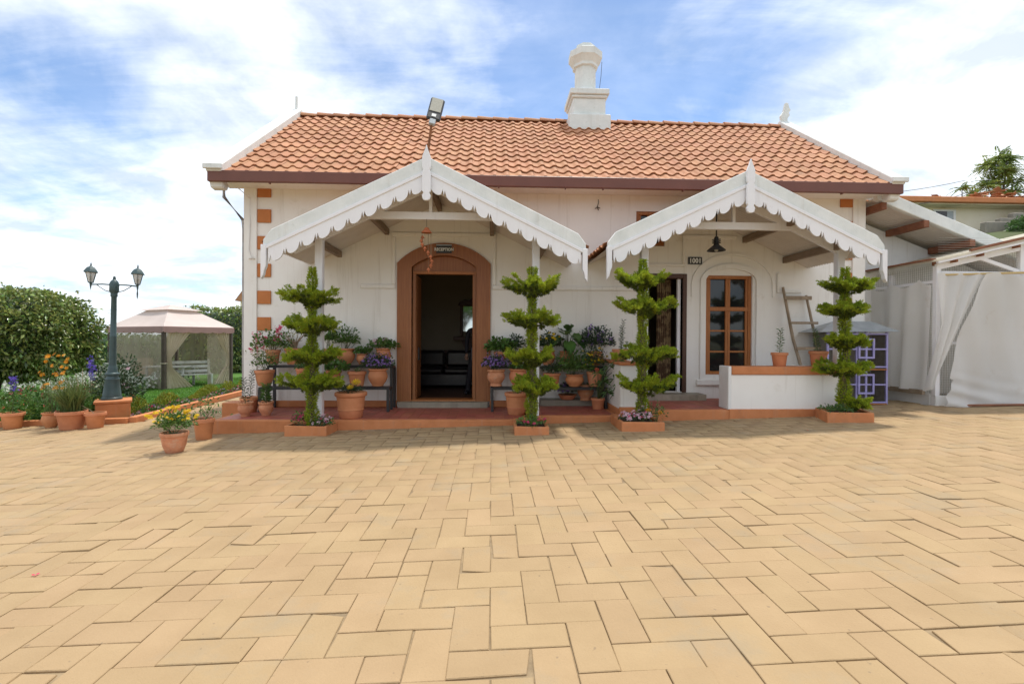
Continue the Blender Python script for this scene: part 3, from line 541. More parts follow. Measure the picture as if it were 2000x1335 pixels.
# ================================================================== PORCHES
def porch(label, cx, hw, vf, zr, sl, posts, floor_z, tie, pur, right):
    t = thing('porch', label, 'porch')
    zt = lambda u: zr - sl * abs(u - cx)
    for s in (-1, 1):
        e = hw - 0.02; band = [(0.0, zr), (e - 0.12, zt(cx + e - 0.12)), (e, zt(cx + e) - 0.10), (e, zt(cx + e) - 0.22), (0.0, zr - 0.22)]
        poly = [(cx + s * a, b) for a, b in band]; MB().prism(poly, vf, vf + 0.10).build('verge_board', 'cement_white', t, bevel=0.008)
        ml = [(0.04, zr - 0.215 - sl * 0.04), (e, zt(cx + e) - 0.215), (e, zt(cx + e) - 0.27), (0.04, zr - 0.27 - sl * 0.04)]
        MB().prism([(cx + s * a, b) for a, b in ml], vf - 0.022, vf + 0.08).build('moulding', 'trim_white', t, bevel=0.005)
        pts = []; per = 0.225; n = int((e - 0.05) / per); st = 0.05; per = (e - 0.07 - st) / n
        for k in range(n):
            for p in [x / 12 * 0.78 for x in range(13)] + [0.82, 0.89, 0.96]:
                if p <= 0.78: d = 0.092 * math.sqrt(max(0, 1 - ((p - 0.39) / 0.39) ** 2))
                else: d = {0.82: -0.035, 0.89: 0.055, 0.96: -0.035}[p]
                pts.append((st + (k + p) * per, d))
        low = [(cx + s * a, zt(cx + a) - 0.435 - d) for a, d in pts]
        up = [(cx + s * a, zt(cx + a) - 0.268) for a in (e - 0.06, 0.04)]
        # strip faces: top edge points follow the scalloped edge
        m = MB(); y0, y1 = vf - 0.004, vf + 0.026
        for (a, d), (b, f) in zip(pts[:-1], pts[1:]):
            A = (cx + s * a, zt(cx + a) - 0.268); Bq = (cx + s * b, zt(cx + b) - 0.268); C_ = (cx + s * b, zt(cx + b) - 0.425 - f); Dq = (cx + s * a, zt(cx + a) - 0.425 - d)
            m.add([(x, y0, z) for x, z in (A, Bq, C_, Dq)] + [(x, y1, z) for x, z in (A, Bq, C_, Dq)], [(0, 1, 2, 3), (7, 6, 5, 4), (3, 2, 6, 7)])
        bme = bpy.data.meshes.new('bargeboard'); bme.from_pydata(m.v, [], m.f); bm = bmesh.new(); bm.from_mesh(bme); bmesh.ops.remove_doubles(bm, verts=bm.verts, dist=0.0004); bmesh.ops.recalc_face_normals(bm, faces=bm.faces); bm.to_mesh(bme); bm.free(); bme.materials.append(MATS['trim_white']); new('bargeboard', bme, t)
        ze = zt(cx + hw); x0, x1 = cx + s * (hw - 0.075), cx + s * (hw + 0.005)
        ep = [(x1, ze - 0.17), (x0, ze - 0.17), (x0, ze - 0.50), (x0 + (x1 - x0) * 0.35, ze - 0.57), (x0 + (x1 - x0) * 0.5, ze - 0.64), (x1, ze - 0.70)]
        MB().prism(ep, vf - 0.03, vf + 0.05).build('pendant_board', 'trim_white', t, bevel=0.005)
        # corrugated sheet under the tiles
        amp, pitch = 0.010, 0.076; nb = int((VF - vf - 0.04) / pitch * 6); P = []
        for k in range(nb + 1):
            y = vf + 0.06 + (VF - vf - 0.065) * k / nb; o_ = amp * math.sin(2 * PI * (y - vf) / pitch)
            for a in (0.0, hw - 0.03): P.append((cx + s * a, y, zt(cx + a) - 0.20 + o_))
        m = MB(); m.v = P; m.f = [(2 * k, 2 * k + 1, 2 * k + 3, 2 * k + 2) for k in range(nb)]; m.build('corrugated_sheet', 'soffit', t, smooth=60)
        # tiles on this slope
        e0 = Vector((cx + s * (hw + 0.02), (vf + 0.1) if s > 0 else VF - 0.01, zt(cx + hw + 0.02) - 0.145)); esv = Vector((-s, 0, sl)); eu = Vector((0, s, 0)); 
        nu = 8; L = math.hypot(hw, sl * hw); tiles(t, e0, eu, esv, nu, 7, (VF - vf - 0.11) / nu, L / 7.25, 0)
        MB().add([(cx, vf + 0.1, zr - 0.03), (cx + s * 0.14, vf + 0.1, zr - 0.10), (cx + s * 0.14, VF - 0.01, zr - 0.10), (cx, VF - 0.01, zr - 0.03)], [(0, 1, 2, 3)]).build('ridge_cap', 'roof_tile', t)
        # rafters in the post plane and purlins running back to the wall
        vp = 8.25
        MB().beam((cx, vp, zr - 0.30), (cx + s * (hw - 0.28), vp, zt(cx + hw - 0.28) - 0.30), 0.07, 0.13).build('rafter', 'trim_white', t, bevel=0.004)
        for a in pur: MB().box(cx + s * a - 0.04, cx + s * a + 0.04, vf + 0.11, VF - 0.004, zt(cx + a) - 0.335, zt(cx + a) - 0.215).build('purlin', 'beam_wood', t, bevel=0.004)
    MB().beam((cx + tie[0], 8.25, tie[2]), (cx + tie[1], 8.25, tie[2]), 0.068, 0.125).build('tie_beam', 'trim_white', t, bevel=0.004)
    MB().box(cx - 0.04, cx + 0.04, vf + 0.11, VF - 0.004, zr - 0.36, zr - 0.235).build('ridge_beam', 'beam_wood', t)
    MB().beam((cx + 0.0, 8.26, tie[2] + 0.06), (cx + 0.0, 8.26, zr - 0.35), 0.05, 0.07, (0, 1, 0)).build('king_post', 'trim_white', t)
    for u in posts: MB().box(u - 0.062, u + 0.062, 8.19, 8.31, floor_z, zt(u) - 0.25).build('post', 'trim_white', t, bevel=0.008)
    a = 0.066; fin = [(0, 0.16), (-0.02, 0.09), (-a, -0.03), (-a, -0.20), (-a + 0.02, -0.235), (-a, -0.26), (-a, -0.56), (-a + 0.022, -0.585), (-a - 0.004, -0.63), (-a + 0.012, -0.685), (-0.025, -0.705)]
    fin = fin + [(-x, z) for x, z in fin[::-1] if abs(x) > 1e-6]
    MB().prism([(cx + x, zr + z) for x, z in fin], vf - 0.075, vf - 0.025).build('finial', 'trim_white', t, bevel=0.006)
    return t
porch('wide white gabled porch with scalloped bargeboards over the reception door', -1.02, 2.53, 7.75, 4.28, 0.49, (-2.84, 0.74), 0.095, (-1.25, 1.25, 3.47), (1.02, 1.93), False)
porch('smaller white gabled porch with scalloped bargeboards over the room 1001 entrance', 4.12, 2.29, 7.75, 4.17, 0.475, (2.58, 5.99), 0.26, (-1.05, 1.05, 3.38), (0.95, 1.78), True)

# low walls of the right porch
t = thing('parapet_wall', 'low white wall with terracotta coping in front of the window', 'wall')
MB().box(4.04, 6.06, 8.13, 8.44, 0.262, 0.855).build('wall', 'wall', t, bevel=0.01); MB().box(4.05, 6.09, 8.10, 8.46, 0.857, 0.99).build('coping', 'terracotta_paint', t, bevel=0.012)
MB().box(3.99, 4.048, 8.11, 8.46, 0.262, 0.995).build('end_cap', 'wall_white', t, bevel=0.012); MB().box(5.72, 6.06, 8.46, 9.69, 0.262, 0.95).build('return_wall', 'wall', t, bevel=0.01)
MB().box(4.0, 5.97, 8.085, 8.128, 0.05, 0.275).build('base_band', 'terracotta_paint', t, bevel=0.008)
t = thing('side_wall', 'low white wall with thin terracotta coping dividing the two porches', 'wall')
MB().box(2.18, 2.52, 8.20, 9.69, 0.157, 1.00).build('wall', 'wall', t, bevel=0.01); MB().box(2.16, 2.54, 8.17, 9.69, 1.002, 1.045).build('coping', 'terracotta_paint', t, bevel=0.008)
MB().box(2.15, 2.54, 8.14, 8.198, 0.02, 0.30).build('base_band', 'terracotta_paint', t, bevel=0.008)

# ================================================================== SIGNS, LAMPS, CHIME
def text_mesh(s, size, mat, ext=0.003):
    c = bpy.data.curves.new('lettering', 'FONT'); c.body = s; c.size = size; c.align_x = 'CENTER'; c.align_y = 'CENTER'; c.extrude = ext; c.space_character = 1.05; c.offset = size * 0.03
    o = bpy.data.objects.new('tmp', c); COL.objects.link(o); dg = bpy.context.evaluated_depsgraph_get(); me = bpy.data.meshes.new_from_object(o.evaluated_get(dg)); bpy.data.objects.remove(o)
    me.materials.clear(); me.materials.append(MATS[mat]); return me
def sign(label, txt, u, z, w_, h_, v, size, sx=1.0, light_top=False):
    t = thing('sign', label, 'sign', (u, v, z)); MB().box(-w_ / 2, w_ / 2, -0.012, 0.012, -h_ / 2, h_ / 2).build('board', 'sign_black', t, bevel=0.003)
    o = new('lettering', text_mesh(txt, size, 'sign_letter'), t, (0, -0.0145, -0.005 if not light_top else -0.012)); o.rotation_euler = (PI / 2, 0, 0); o.scale = (sx, 1, 1)
    if light_top: MB().box(-w_ / 2, w_ / 2, -0.018, 0.0, h_ / 2 - 0.016, h_ / 2 + 0.006).build('top_strip', 'grey_metal', t)
    return t
sign('small black sign reading RECEPTION above the arched door', 'RECEPTION', -0.93, 3.175, 0.30, 0.16, 9.635, 0.080, 0.85, True)
sign('small black number plate reading 1001 beside the window arch', '1001', 4.06, 3.015, 0.28, 0.145, 9.68, 0.13, 0.92)

t = thing('pendant_lamp', 'black metal pendant lamp hanging under the right porch', 'lamp', (3.99, 8.6, 0))
MB().tube([(0, 0, 3.74), (0, 0, 3.25)], 0.012, 8).build('stem', 'black_metal', t); MB().lathe([(0.0, 3.76), (0.05, 3.75), (0.055, 3.70), (0.02, 3.66)], 14).build('canopy', 'black_metal', t, smooth=40)
MB().lathe([(0.015, 3.28), (0.035, 3.26), (0.04, 3.15), (0.05, 3.125), (0.155, 3.035), (0.16, 3.02), (0.145, 3.02), (0.05, 3.10)], 24).build('lamp_shade', 'black_metal', t, smooth=35)
for z in (3.16, 3.19, 3.22): MB().lathe([(0.058, z - 0.005), (0.075, z - 0.003), (0.075, z + 0.003), (0.058, z + 0.005)], 18).build('cooling_ring', 'black_metal', t)
MB().lathe([(0, 3.0), (0.02, 3.005), (0.035, 3.03), (0.03, 3.06), (0.02, 3.1)], 12).build('bulb', 'lantern_glass', t, smooth=60)

t = thing('flood_light', 'grey led flood light on a rusty pole behind the left porch peak', 'light', (-1.03, 8.0, 4.1))
MB().tube([(0, 0, 0), (0.0, 0, 0.4), (0.05, -0.01, 0.80)], 0.02, 8).build('pole', 'rust', t, smooth=40)
hd = new('lamp_head', None, t, (0.055, -0.02, 0.78)); hd.rotation_euler = (R(-24), R(11), R(6))
MB().box(-0.115, 0.115, -0.03, 0.03, 0.09, 0.58).build('housing', 'black_metal', hd, bevel=0.025); MB().box(-0.09, 0.09, -0.036, -0.0305, 0.255, 0.55).build('led_panel', 'led', hd)
MB().box(-0.05, 0.05, -0.035, 0.025, -0.02, 0.095).build('neck', 'grey_metal', hd, bevel=0.01); MB().box(-0.035, 0.035, -0.034, -0.0305, 0.14, 0.20).build('rating_plate', 'sign_letter', hd)

t = thing('wind_chime', 'terracotta bell wind chime hanging under the left porch', 'wind chime', (-1.08, 8.2, 0))
MB().tube([(0, 0, 3.41), (0, 0, 3.27)], 0.003, 5).build('hook', 'cable', t)
bell = lambda r, h, z: [(0, z + h), (r * 0.35, z + h * 0.95), (r * 0.6, z + h * 0.55), (r, z + h * 0.12), (r, z), (r * 0.8, z + h * 0.1)]
MB().lathe(bell(0.085, 0.09, 3.18), 16).build('top_bell', 'chime_clay', t, smooth=40)
for i in range(9):
    a = i * 0.62; x, y, z = 0.085 * math.cos(a + 2.6), 0.06 * math.sin(a + 2.6), 3.10 - i * 0.066
    b = new('bell', None, t, (x, y, z)); MB().lathe(bell(0.032, 0.045, 0), 12).build('body', 'chime_clay', b, smooth=40); MB().lathe([(0, -0.035), (0.010, -0.03), (0.012, -0.008), (0.008, 0.02)], 8).build('clapper', 'chime_clay', b, smooth=40)
    MB().tube([(0, 0, 0.05), (0, 0, 3.2 - z)], 0.0018, 4).build('cord', 'stick', b)

# ================================================================== RECEPTION ROOM
t = thing('sofa', 'black leather sofa against the back wall inside the reception', 'sofa', (-0.8, 12.6, 0.2))
MB().box(-1.3, 1.3, -0.35, 0.5, 0.05, 0.36).build('base', 'leather', t, bevel=0.03)
for i in range(3): MB().box(-1.14 + i * 0.76, -1.14 + i * 0.76 + 0.74, -0.4, 0.3, 0.36, 0.50).build('seat_cushion', 'leather', t, bevel=0.05); MB().box(-1.14 + i * 0.76, -1.14 + i * 0.76 + 0.74, 0.22, 0.48, 0.5, 0.92).build('back_cushion', 'leather', t, bevel=0.07)
for x in (-1.4, 1.15): MB().box(x, x + 0.25, -0.38, 0.48, 0.05, 0.68).build('armrest', 'leather', t, bevel=0.06)
t = thing('wall_mirror', 'dark carved wall mirror with shelf inside the reception', 'mirror', (-0.50, 13.2, 0))
MB().box(-0.34, -0.26, -0.08, 0.03, 1.5, 2.35).build('frame', 'wood_dark', t, bevel=0.01); MB().box(0.26, 0.34, -0.08, 0.03, 1.5, 2.35).build('frame', 'wood_dark', t, bevel=0.01)
MB().prism([(-0.4, 2.3), (0.4, 2.3), (0.36, 2.4), (0.2, 2.46), (0.1, 2.44), (0, 2.52), (-0.1, 2.44), (-0.2, 2.46), (-0.36, 2.4)], -0.09, 0.03).build('crest', 'wood_dark', t, bevel=0.01)
MB().box(-0.258, 0.258, -0.03, 0.02, 1.62, 2.29).build('glass', 'mirror', t); MB().box(-0.5, 0.5, -0.2, 0.03, 1.38, 1.48).build('shelf', 'wood_dark', t, bevel=0.01); MB().prism([(-0.3, 1.375), (-0.2, 1.15), (0.2, 1.15), (0.3, 1.375)], -0.12, 0.03).build('bracket', 'wood_dark', t)

def skin_body(name, joints, bones, mat, parent, loc, sub=2):
    me = bpy.data.meshes.new(name); me.from_pydata([j[0] for j in joints], bones, []); o = bpy.data.objects.new(name, me); COL.objects.link(o)
    md = o.modifiers.new('skin', 'SKIN'); me.skin_vertices or None
    bm = bmesh.new(); bm.from_mesh(me); ly = bm.verts.layers.skin.verify(); bm.verts.ensure_lookup_table()
    for i, j in enumerate(joints): bm.verts[i][ly].radius = (j[1], j[1] if len(j) < 3 else j[2]); bm.verts[i][ly].use_root = (i == 0)
    bm.to_mesh(me); bm.free()
    sb = o.modifiers.new('sub', 'SUBSURF'); sb.levels = sub; sb.render_levels = sub
    dg = bpy.context.evaluated_depsgraph_get(); m2 = bpy.data.meshes.new_from_object(o.evaluated_get(dg)); bpy.data.objects.remove(o)
    m2.materials.clear(); m2.materials.append(MATS[mat]); m2.polygons.foreach_set('use_smooth', [True] * len(m2.polygons)); return new(name, m2, parent, loc)
t = thing('person', 'person in dark trousers standing just inside the reception doorway', 'person', (-0.30, 10.95, 0.2))
J = [((0, 0, .92), .13, .11), ((0, 0, 1.15), .13, .10), ((0, 0, 1.38), .16, .11), ((0, 0, 1.48), .07), ((0, 0, 1.55), .055),
     ((-.10, 0, .86), .095), ((-.17, -.02, .50), .075), ((-.22, .02, .10), .06), ((-.235, -.02, .05), .045), ((-.26, -.14, .035), .04),
     ((.10, 0, .86), .095), ((.12, 0, .50), .075), ((.13, .04, .10), .06), ((.13, 0, .05), .045), ((.14, -.13, .035), .04),
     ((-.20, 0, 1.42), .06), ((-.25, .02, 1.14), .048), ((-.24, -.08, .92), .04), ((.20, 0, 1.42), .06), ((.25, .02, 1.14), .048), ((.24, -.08, .92), .04)]
BN = [(0, 1), (1, 2), (2, 3), (3, 4), (0, 5), (5, 6), (6, 7), (7, 8), (8, 9), (0, 10), (10, 11), (11, 12), (12, 13), (13, 14), (2, 15), (15, 16), (16, 17), (2, 18), (18, 19), (19, 20)]
skin_body('body', J, BN, 'cloth_dark', t, (0, 0, 0))
hp = [((0, 0, 1.52), .05), ((0, -.01, 1.60), .085, .09), ((0, -.005, 1.68), .088, .10), ((0, 0, 1.75), .06)]
skin_body('head', hp, [(0, 1), (1, 2), (2, 3)], 'skin', t, (0, 0, 0)); MB().lathe([(0.10, 1.68), (0.102, 1.73), (0.08, 1.79), (0.0, 1.81)], 16).build('hair', 'black_metal', t, smooth=60)
for s in (-1, 1):
    hj = [((s * .24, -.09, .91), .032), ((s * .24, -.10, .85), .036, .018)] + [((s * .24 + dx, -.10 - dy, .85 - dz), .009) for dx, dy, dz in ((-.03, .01, .05), (-.035, .03, .08), (-.01, .012, .06), (-.012, .03, .095), (.01, .012, .058), (.012, .03, .09), (.028, .01, .05), (.03, .026, .075), (-.045, .02, .01), (-.05, .04, .035))]
    skin_body('hand', hj, [(0, 1), (1, 2), (2, 3), (1, 4), (4, 5), (1, 6), (6, 7), (1, 8), (8, 9), (1, 10), (10, 11)], 'skin', t, (0, 0, 0), 1)
# patterned curtain of room 1001
nU, nZ = 40, 10; V = np.array([(3.42 + 0.30 * i / nU, 10.06 + 0.045 * math.sin(i * 1.15) + 0.01 * math.sin(i * 0.4 + j * 0.5), 0.42 + 2.25 * j / nZ) for j in range(nZ + 1) for i in range(nU + 1)])
F = np.array([(j * (nU + 1) + i, j * (nU + 1) + i + 1, (j + 1) * (nU + 1) + i + 1, (j + 1) * (nU + 1) + i) for j in range(nZ) for i in range(nU)])
tag(new('curtain', npmesh('curtain', V, F, 'curtain_brown', True)), 'brown and gold patterned curtain in the room 1001 doorway', 'curtain')

# ================================================================== POTTED PLANTS
PROF = dict(plain=[(0, 0), (.68, 0), (.71, .02), (.88, .78), (.90, .80), (1, .82), (1, .97), (.98, 1), (.90, 1), (.86, .88)],
            banded=[(0, 0), (.66, 0), (.70, .03), (.78, .30), (.82, .31), (.82, .34), (.79, .36), (.88, .82), (.98, .86), (1, .90), (.99, .98), (.96, 1), (.88, 1), (.84, .88)],
            round=[(0, 0), (.55, 0), (.58, .05), (.60, .09), (.80, .25), (.96, .46), (.97, .58), (.90, .75), (.82, .85), (.86, .90), (.97, .94), (.96, 1), (.84, 1), (.80, .88)],
            bowl=[(0, 0), (.58, 0), (.62, .03), (.80, .35), (.92, .80), (.99, .83), (1, .97), (.97, 1), (.90, 1), (.88, .88)],
            vase=[(0, 0), (.64, 0), (.66, .05), (.60, .16), (.70, .24), (.92, .42), (.98, .60), (.90, .78), (.86, .82), (.96, .88), (.97, 1), (.86, 1), (.82, .88)],
            scallop=[(0, 0), (.55, 0), (.60, .06), (.58, .10), (.82, .28), (.97, .50), (.95, .66), (.86, .80), (.92, .84), (.98, .92), (.96, 1), (.84, .98), (.80, .88)])
def pot(t, kind, r, h, mat='pot'):
    wob = None
    if kind == 'scallop':
        wob = lambda i, a, rr, z: (rr * (1 + (0.03 * math.cos(14 * a) if i in (8, 9, 10) else 0)), z + (0.012 * math.cos(14 * a) if i in (9, 10) else 0))
    MB().lathe([(a * r, b * h) for a, b in PROF[kind]], 28, wob=wob).build('pot', mat, t, smooth=35)
    rs = PROF[kind][-1][0] * r; m = MB(); m.lathe([(rs, h * 0.88 - 0.002), (rs * 0.6, h * 0.895), (0.001, h * 0.90)], 16); m.build('soil', 'soil', t)
    return h * 0.89
def dome(n, rx, h, z0, shell=0.5, low=0.15):
    d = rdir(n); d[:, 2] = np.abs(d[:, 2]) * 1.0 - low; d = unit(d); r = (1 - shell * rng.random(n) ** 1.5)[:, None]
    bumps = 1 + 0.18 * np.sin(d[:, 0:1] * 5 + 1.3 * n) * np.cos(d[:, 1:2] * 6 + n) ; P = d * r * bumps * np.array([rx, rx, h]); P[:, 2] += z0; return P, d
def stems(t, P, z0, n, rad=0.004, mat='stem', spread=0.03):
    m = MB(); idx = rng.choice(len(P), min(n, len(P)), replace=False)
    for i in idx:
        q = P[i]; b = np.array([rng.normal() * spread, rng.normal() * spread, z0 - 0.03]); mid = (b + q) / 2 + np.array([0, 0, 0.1 * abs(q[2] - z0)]) + rng.normal(size=3) * 0.012
        m.tube([b, mid, q], [rad, rad * 0.8, rad * 0.4], 5, False)
    m.build('stems', mat, t)
def bush(t, z0, rx, h, n=350, L=0.06, W=0.03, mat='leaf', shell=0.75, low=0.2, ns=10, up=0.5, zc=0.35):
    P, d = dome(n, rx, h * (1 - zc), z0 + h * zc, shell, low); P[:, 2] = np.maximum(P[:, 2], z0 - 0.06)
    stems(t, P, z0, ns); leaves('foliage', P, d + rng.normal(size=(n, 3)) * 0.55 + np.array([0, 0, up]), L * rng.uniform(0.6, 1.2, n), W * rng.uniform(0.7, 1.2, n), mat, t, droop=0.15); return P, d
def heads(t, P, d, k, r, col, pet=5, lift=0.02, minz=None, name='flowers', cup=0.35):
    idx = np.arange(len(P)) if minz is None else np.where(P[:, 2] > minz)[0]; idx = rng.choice(idx, min(k, len(idx)), replace=False)
    out_ = P[idx] + d[idx] * lift + np.array([0, 0, lift]); flowers(name, out_, d[idx] + np.array([0, -0.5, 0.5]), r * rng.uniform(0.7, 1.15, len(idx)), 'fl_' + col, t, pet, cup); return out_
def head_objs(t, pts, r, col, petn=11):
    pts = np.array(pts); V, F = petals(np.zeros((1, 3)), np.array([[0, 0, 1.0]]), r, petn, 0.15); V2, F2 = petals(np.array([[0, 0, r * .12]]), np.array([[0, 0, 1.0]]), r * .7, 8, 0.5)
    me = npmesh('flower', np.concatenate([V, V2]), np.concatenate([F, F2 + len(V)]), 'fl_' + col)
    for p in pts:
        o = new('flower', me, t, p); o.rotation_euler = (R(random.uniform(20, 75)), R(random.uniform(-25, 25)), random.uniform(-0.6, 0.6)); s = random.uniform(0.8, 1.15); o.scale = (s, s, s)
def lily(t, z0, h, n=70, L=0.09, W=0.012, dx=0.0, mat='leaf', lean=0.0, x0=0.0):
    n = int(n * .62); zz = z0 + h * (0.08 + 0.92 * np.linspace(0, 1, n)); a = np.arange(n) * 2.4; P = np.stack([x0 + dx * ((zz - z0) / h), lean * ((zz - z0) / h), zz], 1); Dv = np.stack([np.cos(a), np.sin(a), 0.45 + 0.4 * (zz - z0) / h], 1)
    MB().tube([(x0, 0, z0 - 0.03), (x0 + dx * .5, lean * .5, z0 + h * .5), (x0 + dx, lean, z0 + h)], [0.006, 0.005, 0.003], 6).build('stem', 'stem', t)
    leaves('foliage', P, Dv, L * rng.uniform(0.8, 1.3, n), W, mat, t, droop=0.25)
def potted(label, loc, kind, r, h, mat='pot', cat='potted plant', group=None):
    t = thing('potted_plant', label, cat, loc, group); return t, pot(t, kind, r, h, mat)

# -- row at the garden kerb
t, z = potted('plain terracotta pot with one tall blue flower spike, leftmost pot of all', (-8.71, 9.32, zg(-8.71)), 'plain', 0.175, 0.29)
lily(t, z, 0.60, 50, 0.11, 0.022, 0.02, 'leaf'); P = np.stack([rng.normal(size=70) * 0.025 + 0.02, rng.normal(size=70) * 0.025, z + 0.42 + rng.random(70) * 0.27], 1); flowers('flowers', P, rdir(70) + [0, -.6, 0], 0.022, 'fl_violet', t)
t, z = potted('round bellied clay pot with leggy orange marigolds by the grass pot', (-8.03, 9.31, zg(-8.03)), 'round', 0.140, 0.272)
P = np.stack([rng.uniform(-.22, .28, 90), rng.uniform(-.15, .15, 90), z + 0.10 + rng.random(90) * 1.0], 1); stems(t, P[P[:, 2] > z + .5], z, 12, 0.005); leaves('foliage', P[:80], rdir(80) + [0, 0, .3], 0.09, 0.018, 'leaf_pale', t)
q = P[P[:, 2] > z + .45][:28]; head_objs(t, q, 0.045, 'orange')
t, z = potted('largest garden pot, full of long arching grass blades', (-7.47, 9.07, zg(-7.47)), 'plain', 0.232, 0.325)
def gp(n): a = rng.random(n) * 2 * PI; r = 0.15 * np.sqrt(rng.random(n)); return np.stack([r * np.cos(a), r * np.sin(a), np.full(n, z - 0.02)], 1)
blades('foliage', 430, gp, 0.70, 0.020, 'grass_blade', t, curve=0.9, seg=5, lean=0.6)
t, z = potted('small terracotta pot of bare soil with one dry stem beside the lamp pedestal', (-7.09, 9.11, zg(-7.09)), 'plain', 0.162, 0.28)
MB().tube([(0.02, 0, z - .03), (-0.10, 0, z + .08), (-0.26, -0.02, z + .17)], [0.006, 0.005, 0.003], 6).build('stem', 'stick', t)
t, z = potted('clay pot with a mound of bright yellow chrysanthemums on the paving', (-4.30, 6.86, zg(-4.3)), 'bowl', 0.172, 0.27, 'pot_clay')
P, d = bush(t, z, 0.235, 0.32, 800, 0.05, 0.024, 'leaf', 0.8, 0.1, 14)
hp = [(rng.uniform(-.25, .30), rng.uniform(-.2, .1), z + 0.17 + 0.16 * rng.random()) for _ in range(30)] + [(0.12 + rng.normal() * .06, -.12, z + .36 + rng.random() * .05) for _ in range(9)] + [(0.23 + rng.normal() * .04, -.08, z + .28 + rng.random() * .08) for _ in range(8)] + [(-.28 + rng.normal() * .02, -.1, z + .23 + rng.random() * .04) for _ in range(4)]
head_objs(t, hp, 0.031, 'yellow')
t, z = potted('terracotta pot with a sparse small rose bush, behind the yellow chrysanthemums', (-4.40, 7.72, zg(-4.4)), 'plain', 0.150, 0.32)
P = np.stack([rng.normal(size=120) * .13, rng.normal(size=120) * .1, z + .05 + rng.random(120) * .30], 1); stems(t, P, z, 9, .005, 'stick'); leaves('foliage', P, rdir(120) + [0, 0, .2], .06, .028, 'leaf', t)

# -- porch floor, left end
t, z = potted('scalloped clay pot with a thin spiky lily, nearest the porch corner', (-4.18, 8.55, .1), 'scallop', .124, .235, 'pot_clay'); lily(t, z, .42, 55, .09, .012, -.03, 'leaf_dark')
t, z = potted('scalloped clay pot with a bushy drooping lily beside the topiary', (-3.87, 8.62, .1), 'scallop', .124, .23, 'pot_clay'); lily(t, z, .30, 120, .12, .016, .0, 'leaf'); 
t, z = potted('plain pot with a tall lily stem behind the two scalloped pots', (-4.33, 9.0, .1), 'plain', .16, .27); lily(t, z, .50, 70, .08, .012, .05, 'leaf_dark')
t, z = potted('large banded terracotta pot with three yellow marigolds at the porch edge', (-2.36, 8.38, .1), 'banded', .265, .43)
bush(t, z, .20, .16, 300, .07, .014, 'leaf_dark', .9, .0, 8); head_objs(t, [(-.17, -.14, z + .25), (.13, -.16, z + .22), (.04, -.18, z + .14)], .085, 'yellow', 13)
# -- left rack, upper shelf
t, z = potted('clay pot spilling bright pink geraniums, left end of the upper shelf', (-4.12, 9.46, .935), 'plain', .135, .27, 'pot_clay')
P, d = bush(t, z, .36, .40, 420, .06, .05, 'leaf', .8, .35, 14); 
for k in range(26): pass
c = np.array([(rng.uniform(-.58, .22), rng.uniform(-.2, .1), z + rng.uniform(.12, .42) - 0.0) for _ in range(26)]); c[:, 2] += c[:, 0] * .35
stems(t, c, z, 16, .003); hp = np.repeat(c, 7, 0) + rng.normal(size=(182, 3)) * .025; flowers('flowers', hp, rdir(182) + [0, -.8, .4], .022, 'fl_pink', t)
hp = np.array([[-.1, -.25, z + .16]]) + rng.normal(size=(14, 3)) * .025; flowers('pale_flowers', hp, rdir(14) + [0, -.8, .4], .026, 'fl_palepink', t)
t, z = potted('wide pot with a bare branching brown succulent on the upper shelf', (-3.72, 9.46, .935), 'banded', .18, .30)
m = MB()
for k in range(14):
    a = k * 2.4; e = (math.cos(a) * rng.uniform(.12, .32), math.sin(a) * .15, z + rng.uniform(.18, .38)); m.tube([(math.cos(a) * .02, 0, z - .03), (e[0] * .3, e[1] * .3, z + .15), e], [.014, .010, .004], 6)
m.build('branches', 'stick', t); P = rng.normal(size=(60, 3)) * [.16, .1, .06] + [0, 0, z + .3]; leaves('foliage', P, rdir(60), .06, .012, 'leaf_yellow', t)
t, z = potted('pot with upright dark green leaves half hidden by the porch post', (-3.08, 9.46, .935), 'plain', .13, .29); bush(t, z, .17, .48, 170, .11, .035, 'leaf', .9, 0, 10, 1.2)
t, z = potted('wide bellied pot with a tall leafy green bush on the upper shelf', (-2.76, 9.46, .935), 'round', .172, .30); bush(t, z, .25, .44, 480, .065, .030, 'leaf', .9, .1, 14)
t, z = potted('tiny pot with a low round green geranium on the upper shelf', (-2.45, 9.46, .935), 'round', .115, .20); bush(t, z, .15, .15, 170, .06, .055, 'leaf', .8, .2, 8)
t, z = potted('pot with pale pink geranium clusters at the door end of the upper shelf', (-2.06, 9.46, .935), 'round', .15, .31); P, d = bush(t, z, .26, .20, 260, .075, .07, 'leaf', .8, .2, 9)
c = np.repeat(np.array([[-.14, -.1, z + .18], [-.11, -.1, z + .10], [.07, -.05, z + .2]]), 12, 0) + rng.normal(size=(36, 3)) * .03; flowers('flowers', c, rdir(36) + [0, -.8, .4], .026, 'fl_palepink', t)
# -- left rack, lower shelf
t, z = potted('wide bowl pot with pale flowered climber, left end of the lower shelf', (-4.12, 9.12, .56), 'bowl', .172, .285); P, d = bush(t, z, .25, .36, 300, .05, .028, 'leaf', .9, .1, 12); P2 = P[:40] + [-.12, 0, .16]; leaves('shoots', P2, rdir(40), .05, .02, 'leaf_yellow', t); heads(t, P, d, 14, .022, 'white', minz=z + .02)
t, z = potted('narrow pot with low leaves hidden behind the first topiary', (-3.45, 9.12, .56), 'plain', .11, .32); bush(t, z, .12, .14, 90, .05, .035, 'leaf', .8, .2, 6)
t, z = potted('pot with hanging geranium leaves just right of the porch post', (-2.88, 9.12, .56), 'plain', .14, .285); P, d = bush(t, z, .26, .26, 330, .075, .065, 'leaf', .85, .45, 10); head_objs(t, [P[i] + d[i] * .03 for i in rng.choice(np.where((P[:, 2] > z + .1) & (P[:, 1] < .05))[0], 7)], .035, 'palepink', 7)
